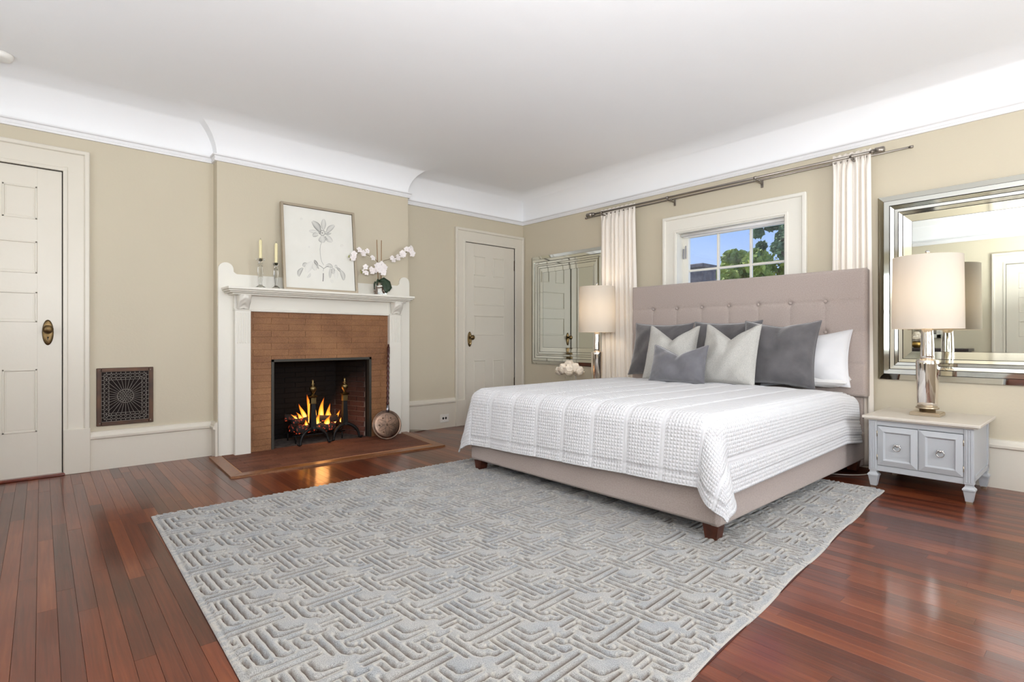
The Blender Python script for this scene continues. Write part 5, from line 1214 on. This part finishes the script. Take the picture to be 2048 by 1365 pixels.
# ------------------------------------------------------------------ nightstands
def nightstand():
    t_ = thing('nightstand', (0, 0, 0), '', 'nightstand')   # local: centre of the front edge at y=0, x -.275...275, depth 0....56
    W2, D, Hh = .270, .555, .465
    m = MB(); m.box((-W2-.032, -.030, Hh), (W2+.032, D+.02, Hh+.018), .003); m.box((-W2-.022, -.02, Hh-.008), (W2+.022, D+.01, Hh), .002); obj('top', m, m_standtop, t_)
    m = MB(); m.box((-W2+.02, .012, .150), (-W2+.028, D, Hh-.008)); m.box((W2-.014, .012, .150), (W2-.006, D, Hh-.008)); m.box((-W2, D-.01, .15), (W2, D, Hh-.008)); m.box((-W2, .01, .145), (W2, D, .165)); m.box((-W2+.045, .004, .118), (W2-.045, .02, .157), .002); m.box((-W2+.045, .004, Hh-.045), (W2-.045, .02, Hh-.008), .002); m.box((-.004, .008, .155), (.004, .02, Hh-.045))
    m.box((W2-.012, .045, .13), (W2-.004, D-.045, .157)); m.box((-W2+.004, .045, .13), (-W2+.012, D-.045, .157))
    obj('carcase', m, m_stand, t_)
    for sx_ in (-1, 1):
        for yy in (0, D-.048):
            x = sx_*(W2-.024); m = MB(); m.box((x-.024, yy, .118), (x+.024, yy+.048, Hh-.008), .002)
            for q_ in (-.012, 0, .012): m.box((x+q_-.0035, yy-.003, .13), (x+q_+.0035, yy+.004, Hh-.02), .0015)
            cy_ = yy+.024
            m.frustum((x, cy_, .104), .020, .020, (x, cy_, .118), .019, .019); m.frustum((x, cy_, .092), .031, .031, (x, cy_, .105), .020, .020); m.frustum((x, cy_, .082), .031, .031, (x, cy_, .092), .031, .031)
            m.frustum((x, cy_, .016), .0175, .0175, (x, cy_, .082), .0275, .0275)
            lg = obj('leg', m, m_stand, t_, bevel=.0015)
            f = MB(); f.frustum((x, cy_, 0), .0145, .0145, (x, cy_, .016), .0150, .0150); obj('foot_cap', f, m_champ, lg)
    for sx_ in (-1, 1):
        a, b = (-W2+.05, -.003) if sx_ < 0 else (.003, W2-.05); z0, z1 = .160, Hh-.048
        m = MB(); m.box((a, .004, z0), (b, .018, z1), .0015); do = obj('door', m, m_stand, t_)
        for (p0, p1, q0, q1) in ((a, b, z1-.040, z1), (a, b, z0, z0+.040), (a, a+.040, z0, z1), (b-.040, b, z0, z1)):
            pass
        # raised bevelled frame
        o = [(a, z0), (b, z0), (b, z1), (a, z1)]; i1 = [(a+.034, z0+.034), (b-.034, z0+.034), (b-.034, z1-.034), (a+.034, z1-.034)]; i2 = [(a+.044, z0+.044), (b-.044, z0+.044), (b-.044, z1-.044), (a+.044, z1-.044)]
        v = [(p[0], -.001, p[1]) for p in o] + [(p[0], -.010, p[1]) for p in i1] + [(p[0], .001, p[1]) for p in i2] + [(p[0], .006, p[1]) for p in o]
        F = [(k_, (k_+1) % 4, 4+(k_+1) % 4, 4+k_) for k_ in range(4)] + [(4+k_, 4+(k_+1) % 4, 8+(k_+1) % 4, 8+k_) for k_ in range(4)] + [(k_, 12+k_, 12+(k_+1) % 4, (k_+1) % 4) for k_ in range(4)] + [(8, 9, 10, 11)]
        m = MB(); m.add(v, F); obj('door_frame', m, m_stand, do, fixn=True)
        cx_, cz_ = (a+b)/2, (z0+z1)/2; m = MB(); m.tube([(cx_+.019*math.cos(q_*PI/12), -.010, cz_-.004+.019*math.sin(q_*PI/12)) for q_ in range(25)], .0032, 8, False); m.ball((cx_, -.006, cz_+.010), .009, 10, 8); m.tube([(cx_, 0, cz_+.01), (cx_, -.012, cz_+.01)], .005, 8); m.ball((cx_-.012, -.005, cz_+.014), .006, 8, 6); m.ball((cx_+.012, -.005, cz_+.014), .006, 8, 6); obj('ring_pull', m, m_silver, do)
        hx = a-.002 if sx_ < 0 else b+.002
        for z in (z0+.05, z1-.05): m = MB(); m.tube([(hx, -.001, z-.018), (hx, -.001, z+.018)], .003, 6); obj('hinge', m, m_champ, do)
    return t_
nsd = nightstand(); nsd.location = (-.848, 4.17, 0); nsd['label'] = 'pale grey two-door nightstand with ring pulls beside the bed at right'; nsd['group'] = 'nightstands'
ns2 = copy_tree(nsd); ns2.location = (-3.74, 4.10, 0); ns2['label'] = 'pale grey nightstand on the far side of the bed, hidden by the mattress'

# ------------------------------------------------------------------ lamps
def lamp():
    t_ = thing('table_lamp', (0, 0, 0), '', 'lamp')
    m = MB(); m.box((-.082, -.082, 0), (.082, .082, .020), .002); m.box((-.078, -.078, .020), (.078, .078, .024), .001); obj('base_plate', m, m_champ, t_)
    m = MB(); m.lathe([(.045, .024), (.045, .045), (.063, .045), (.0645, .050), (.063, .054), (.058, .056)], (0,0,0), 40); obj('collar', m, m_champ, t_)
    m = MB(); m.lathe([(.055, .055), (.0575, .09), (.061, .25), (.0635, .345), (.0630, .365), (.056, .374), (.040, .376)], (0,0,0), 48); obj('lower_body', m, m_chrome, t_)
    m = MB(); m.lathe([(.0405, .376), (.0395, .40), (.035, .52), (.032, .575), (.031, .585)], (0,0,0), 40); obj('upper_neck', m, m_chrome, t_)
    m = MB(); m.tube([(0, 0, .58), (0, 0, 1.075)], .004, 8); m.lathe([(.018, .60), (.018, .66), (.012, .67)], (0,0,0), 16); m.tube([(-.19, 0, 1.052), (.19, 0, 1.052)], .002, 6); m.tube([(0, -.19, 1.052), (0, .19, 1.052)], .002, 6); obj('harp', m, m_champ, t_)
    m = MB(); m.ball((0, 0, 1.094), .0135, 14, 10); m.tube([(0, 0, 1.06), (0, 0, 1.09)], .004, 8); obj('finial', m, m_silver, t_)
    m = MB(); m.ball((0, 0, .74), .03, 12, 8, (1, 1, 1.3)); obj('bulb', m, m_bulb, t_)
    # shade: thin double wall, open top and bottom
    n = 64; v = []; F = []; zs2 = [.578, .584, .70, .85, .98, 1.056, 1.062]
    for z in zs2:
        r_ = .196 - (z-.578)*.012
        for q_ in range(n): v.append((r_*math.cos(2*PI*q_/n), r_*math.sin(2*PI*q_/n), z))
    for i in range(len(zs2)-1):
        for q_ in range(n): F.append((i*n+q_, i*n+(q_+1) % n, (i+1)*n+(q_+1) % n, (i+1)*n+q_))
    m = MB(); m.add(v, F, True); s_o = obj('shade', m, m_shade, t_)
    # cream paper diffuser just under the top rim
    return t_
m_bulb = bpy.data.materials.new('lit_bulb'); m_bulb.use_nodes = True; t, b = nodes(m_bulb); b.inputs['Emission Color'].default_value = (1, .78, .5, 1); b.inputs['Emission Strength'].default_value = 8
lp = lamp(); lp.location = (-.858, 4.462, .483); lp['label'] = 'mirrored mercury-glass table lamp with tall drum shade on the right nightstand'; lp['group'] = 'bedside lamps'
lp2 = copy_tree(lp); lp2.location = (-3.70, 4.462, .483); lp2['label'] = 'mirrored mercury-glass table lamp with tall drum shade across the bed, left of the curtain'
for x in (-.858, -3.70):
    pl = bpy.data.lights.new('lamp_bulb', 'POINT'); pl.energy = 3.6; pl.color = (1, .82, .62); pl.shadow_soft_size = .05; po = bpy.data.objects.new('lamp_bulb', pl); COL.objects.link(po); po.location = (x, 4.462, 1.30)

# white peonies on the far nightstand
def flower_head(m, c_, r_, rn, layers=4):
    """a full bloom: cupped petals overlapping over a ball"""
    c_ = Vector(c_); N = 34
    for q_ in range(N):
        zz = 1 - 1.75*(q_+.5)/N; a = q_*2.39996 + rn.uniform(-.2, .2); rh = math.sqrt(max(0, 1-zz*zz)); d = Vector((rh*math.cos(a), rh*math.sin(a), zz))
        up = Vector((0, 0, 1)); sd_ = up.cross(d); sd_ = sd_.normalized() if sd_.length > .1 else Vector((math.cos(a), math.sin(a), 0)); tp = d.cross(sd_).normalized()
        rr = r_*rn.uniform(.82, 1.05); hw = r_*rn.uniform(.42, .60); v = []; F = []; tilt = rn.uniform(.10, .38)
        for i in range(4):
            t_ = i/3; ww = hw*(.55+.75*math.sin(PI*(.15+.6*t_)))
            for u in (-1, -.4, .4, 1):
                v.append(c_ + d*(rr*(.80 + tilt*t_**2) - r_*.16*u*u*(1-.6*t_)) + sd_*ww*u*.9 + tp*hw*(t_*1.5-.75) + d*rn.uniform(-.03, .05)*r_*t_)
        for i in range(3):
            for j in range(3): F.append((i*4+j, i*4+j+1, (i+1)*4+j+1, (i+1)*4+j))
        m.add(v, F, True)
fv = thing('flower_vase', (-4.02, 4.40, .483), 'low bunch of white peonies beyond the bed, beside the far lamp', 'flowers')
m = MB(); m.lathe([(.045, 0), (.06, .02), (.062, .08), (.05, .115), (.047, .115)], (-4.02, 4.40, .484), 24); obj('vase', m, m_glass, fv)
rn = random.Random(4)
for (dx, dy, dz, r_) in ((0, 0, .17, .075), (-.08, .0, .145, .07), (.08, .0, .15, .07), (-.03, -.07, .14, .07), (.06, -.07, .13, .07), (.0, .07, .15, .07), (-.07, .06, .13, .06), (.13, .03, .12, .06), (-.13, -.03, .115, .06)):
    m = MB(); flower_head(m, (-4.04+dx*.9, 4.40+dy, .510+dz), r_*.85, rn, 5); obj('peony', m, m_peony, fv)

# cable under the bed and behind the nightstand
m = MB(); m.tube(smooth_pts([(-1.19, 4.74, .30), (-1.20, 4.70, .12), (-1.22, 4.62, .012), (-1.25, 4.45, .008), (-1.42, 4.33, .007), (-1.60, 4.35, .007), (-1.75, 4.25, .007)]), .004, 6); cb = obj('power_cable', m, m_cable); tag(cb, 'white power cable trailing on the floor under the bed by the nightstand', 'cable')

# ------------------------------------------------------------------ things behind the camera, seen in the right mirror
dr = thing('dresser', (-2.5, YF+.25, 0), 'dark espresso dresser reflected in the right-hand mirror', 'dresser')
m = MB(); m.box((-3.0, YF+.04, .80), (-1.47, YF+.50, .842), .004); obj('top', m, m_esp, dr)
m = MB(); m.box((-2.97, YF+.045, .10), (-1.50, YF+.47, .80), .004); obj('carcase', m, m_esp, dr)
for i in range(3):
    for j in range(3):
        x0 = -2.95+.48*i; z0 = .13+.222*j; m = MB(); m.box((x0, YF+.468, z0), (x0+.465, YF+.486, z0+.212), .004); q = obj('drawer', m, m_esp, dr); m = MB(); m.ball((x0+.232, YF+.495, z0+.106), .012, 10, 6); obj('knob', m, m_silver, q)
for (x, y) in ((-2.93, YF+.1), (-1.54, YF+.1), (-2.93, YF+.43), (-1.54, YF+.43)): m = MB(); m.box((x-.025, y-.025, 0), (x+.025, y+.025, .10), .003); obj('leg', m, m_esp, dr)
gv = thing('rose_vase', (-2.13, YF+.28, .842), 'round gold vase of white roses on the dresser, seen in the mirror', 'flowers')
m = MB(); m.lathe([(.035, 0), (.06, .02), (.07, .055), (.06, .09), (.05, .105), (.046, .105)], (-2.13, YF+.28, .843), 24); obj('vase', m, m_gold, gv)
for (dx, dy, dz, r_) in ((0, 0, .20, .055), (-.07, 0, .16, .05), (.07, 0, .16, .05), (0, .07, .15, .05), (-.04, -.06, .16, .05), (.05, .05, .15, .05), (-.10, .04, .14, .045), (.11, -.02, .13, .045)): m = MB(); flower_head(m, (-2.13+dx, YF+.28+dy, .842+dz), r_, rn); obj('rose', m, m_peony, gv)
wf = thing('framed_mirror', (-2.25, YF+.02, 1.15), 'white framed mirror above the dresser, seen in reflection', 'mirror')
for (a, b, c_, d_) in ((-2.66, -2.60, 1.00, 1.9), (-1.93, -1.87, 1.00, 1.9), (-2.66, -1.87, 1.00, 1.06), (-2.66, -1.87, 1.84, 1.9)): m = MB(); m.box((a, YF+.001, c_), (b, YF+.03, d_), .004); obj('frame_side', m, m_mantel, wf)
m = MB(); m.box((-2.61, YF+.002, 1.05), (-1.92, YF+.012, 1.85)); obj('mirror_glass', m, m_mirror, wf)

# ------------------------------------------------------------------ outside the back window
def tree(x, y, zc, rx, rz, n, mat, label, seed, trunk_h):
    t_ = thing('tree', (x, y, -4), label, 'tree', 'trees beyond the window'); r_ = random.Random(seed); m = MB()
    cl_ = [(x+r_.gauss(0, rx*.45), y+r_.gauss(0, rx*.4), zc+r_.gauss(0, rz*.45), r_.uniform(.35, .8)*rx*.45) for _ in range(26)]
    for q_ in range(n):
        c_ = r_.choice(cl_); d = Vector((r_.gauss(0, 1), r_.gauss(0, 1), r_.gauss(0, 1))).normalized()*c_[3]*(r_.random()**.4); p = Vector(c_[:3]) + d
        a = Vector((r_.gauss(0, 1), r_.gauss(0, 1), r_.gauss(0, 1))).normalized(); b_ = a.orthogonal().normalized(); s = r_.uniform(.05, .11)
        m.add([p-a*s, p+b_*s*.6, p+a*s, p-b_*s*.6], [(0,1,2,3)])
    o = obj('foliage', m, mat, t_); o['kind'] = 'stuff'
    m = MB(); m.tube([(x, y, -4), (x+.1, y, zc-rz*.5), (x, y, zc)], [.22, .14, .05], 8)
    for q_ in range(7): c_ = cl_[q_]; m.tube([(x+.05, y, zc-rz*.4), ((x+c_[0])/2, (y+c_[1])/2, c_[2]-.2), c_[:3]], [.08, .05, .02], 6)
    obj('trunk', m, m_trunk, t_)
tree(-6.15, 12.9, 2.35, .95, .75, 15000, m_tree1, 'rounded green tree in the lower middle of the window view', 3, 2)
tree(-6.55, 17.5, 2.9, 1.5, 1.1, 12000, m_tree1, 'sunlit yellow-green tree low at right in the window view', 5, 2)
tree(-5.9, 15.2, 3.95, .75, 1.0, 12000, m_tree2, 'taller blue-green tree at the right edge of the window view', 8, 3)
ch = thing('chimney', (-6.2, 10.6, 0), 'dark grey brick chimney of a neighbouring roof at the window left', 'chimney')
m = MB(); m.box((-6.45, 10.6, -4), (-5.90, 11.2, 2.52), .02); obj('stack', m, m_chim, ch)
m = MB(); m.box((-6.49, 10.56, 2.52), (-5.86, 11.24, 2.60), .02); obj('cap', m, m_chim, ch)
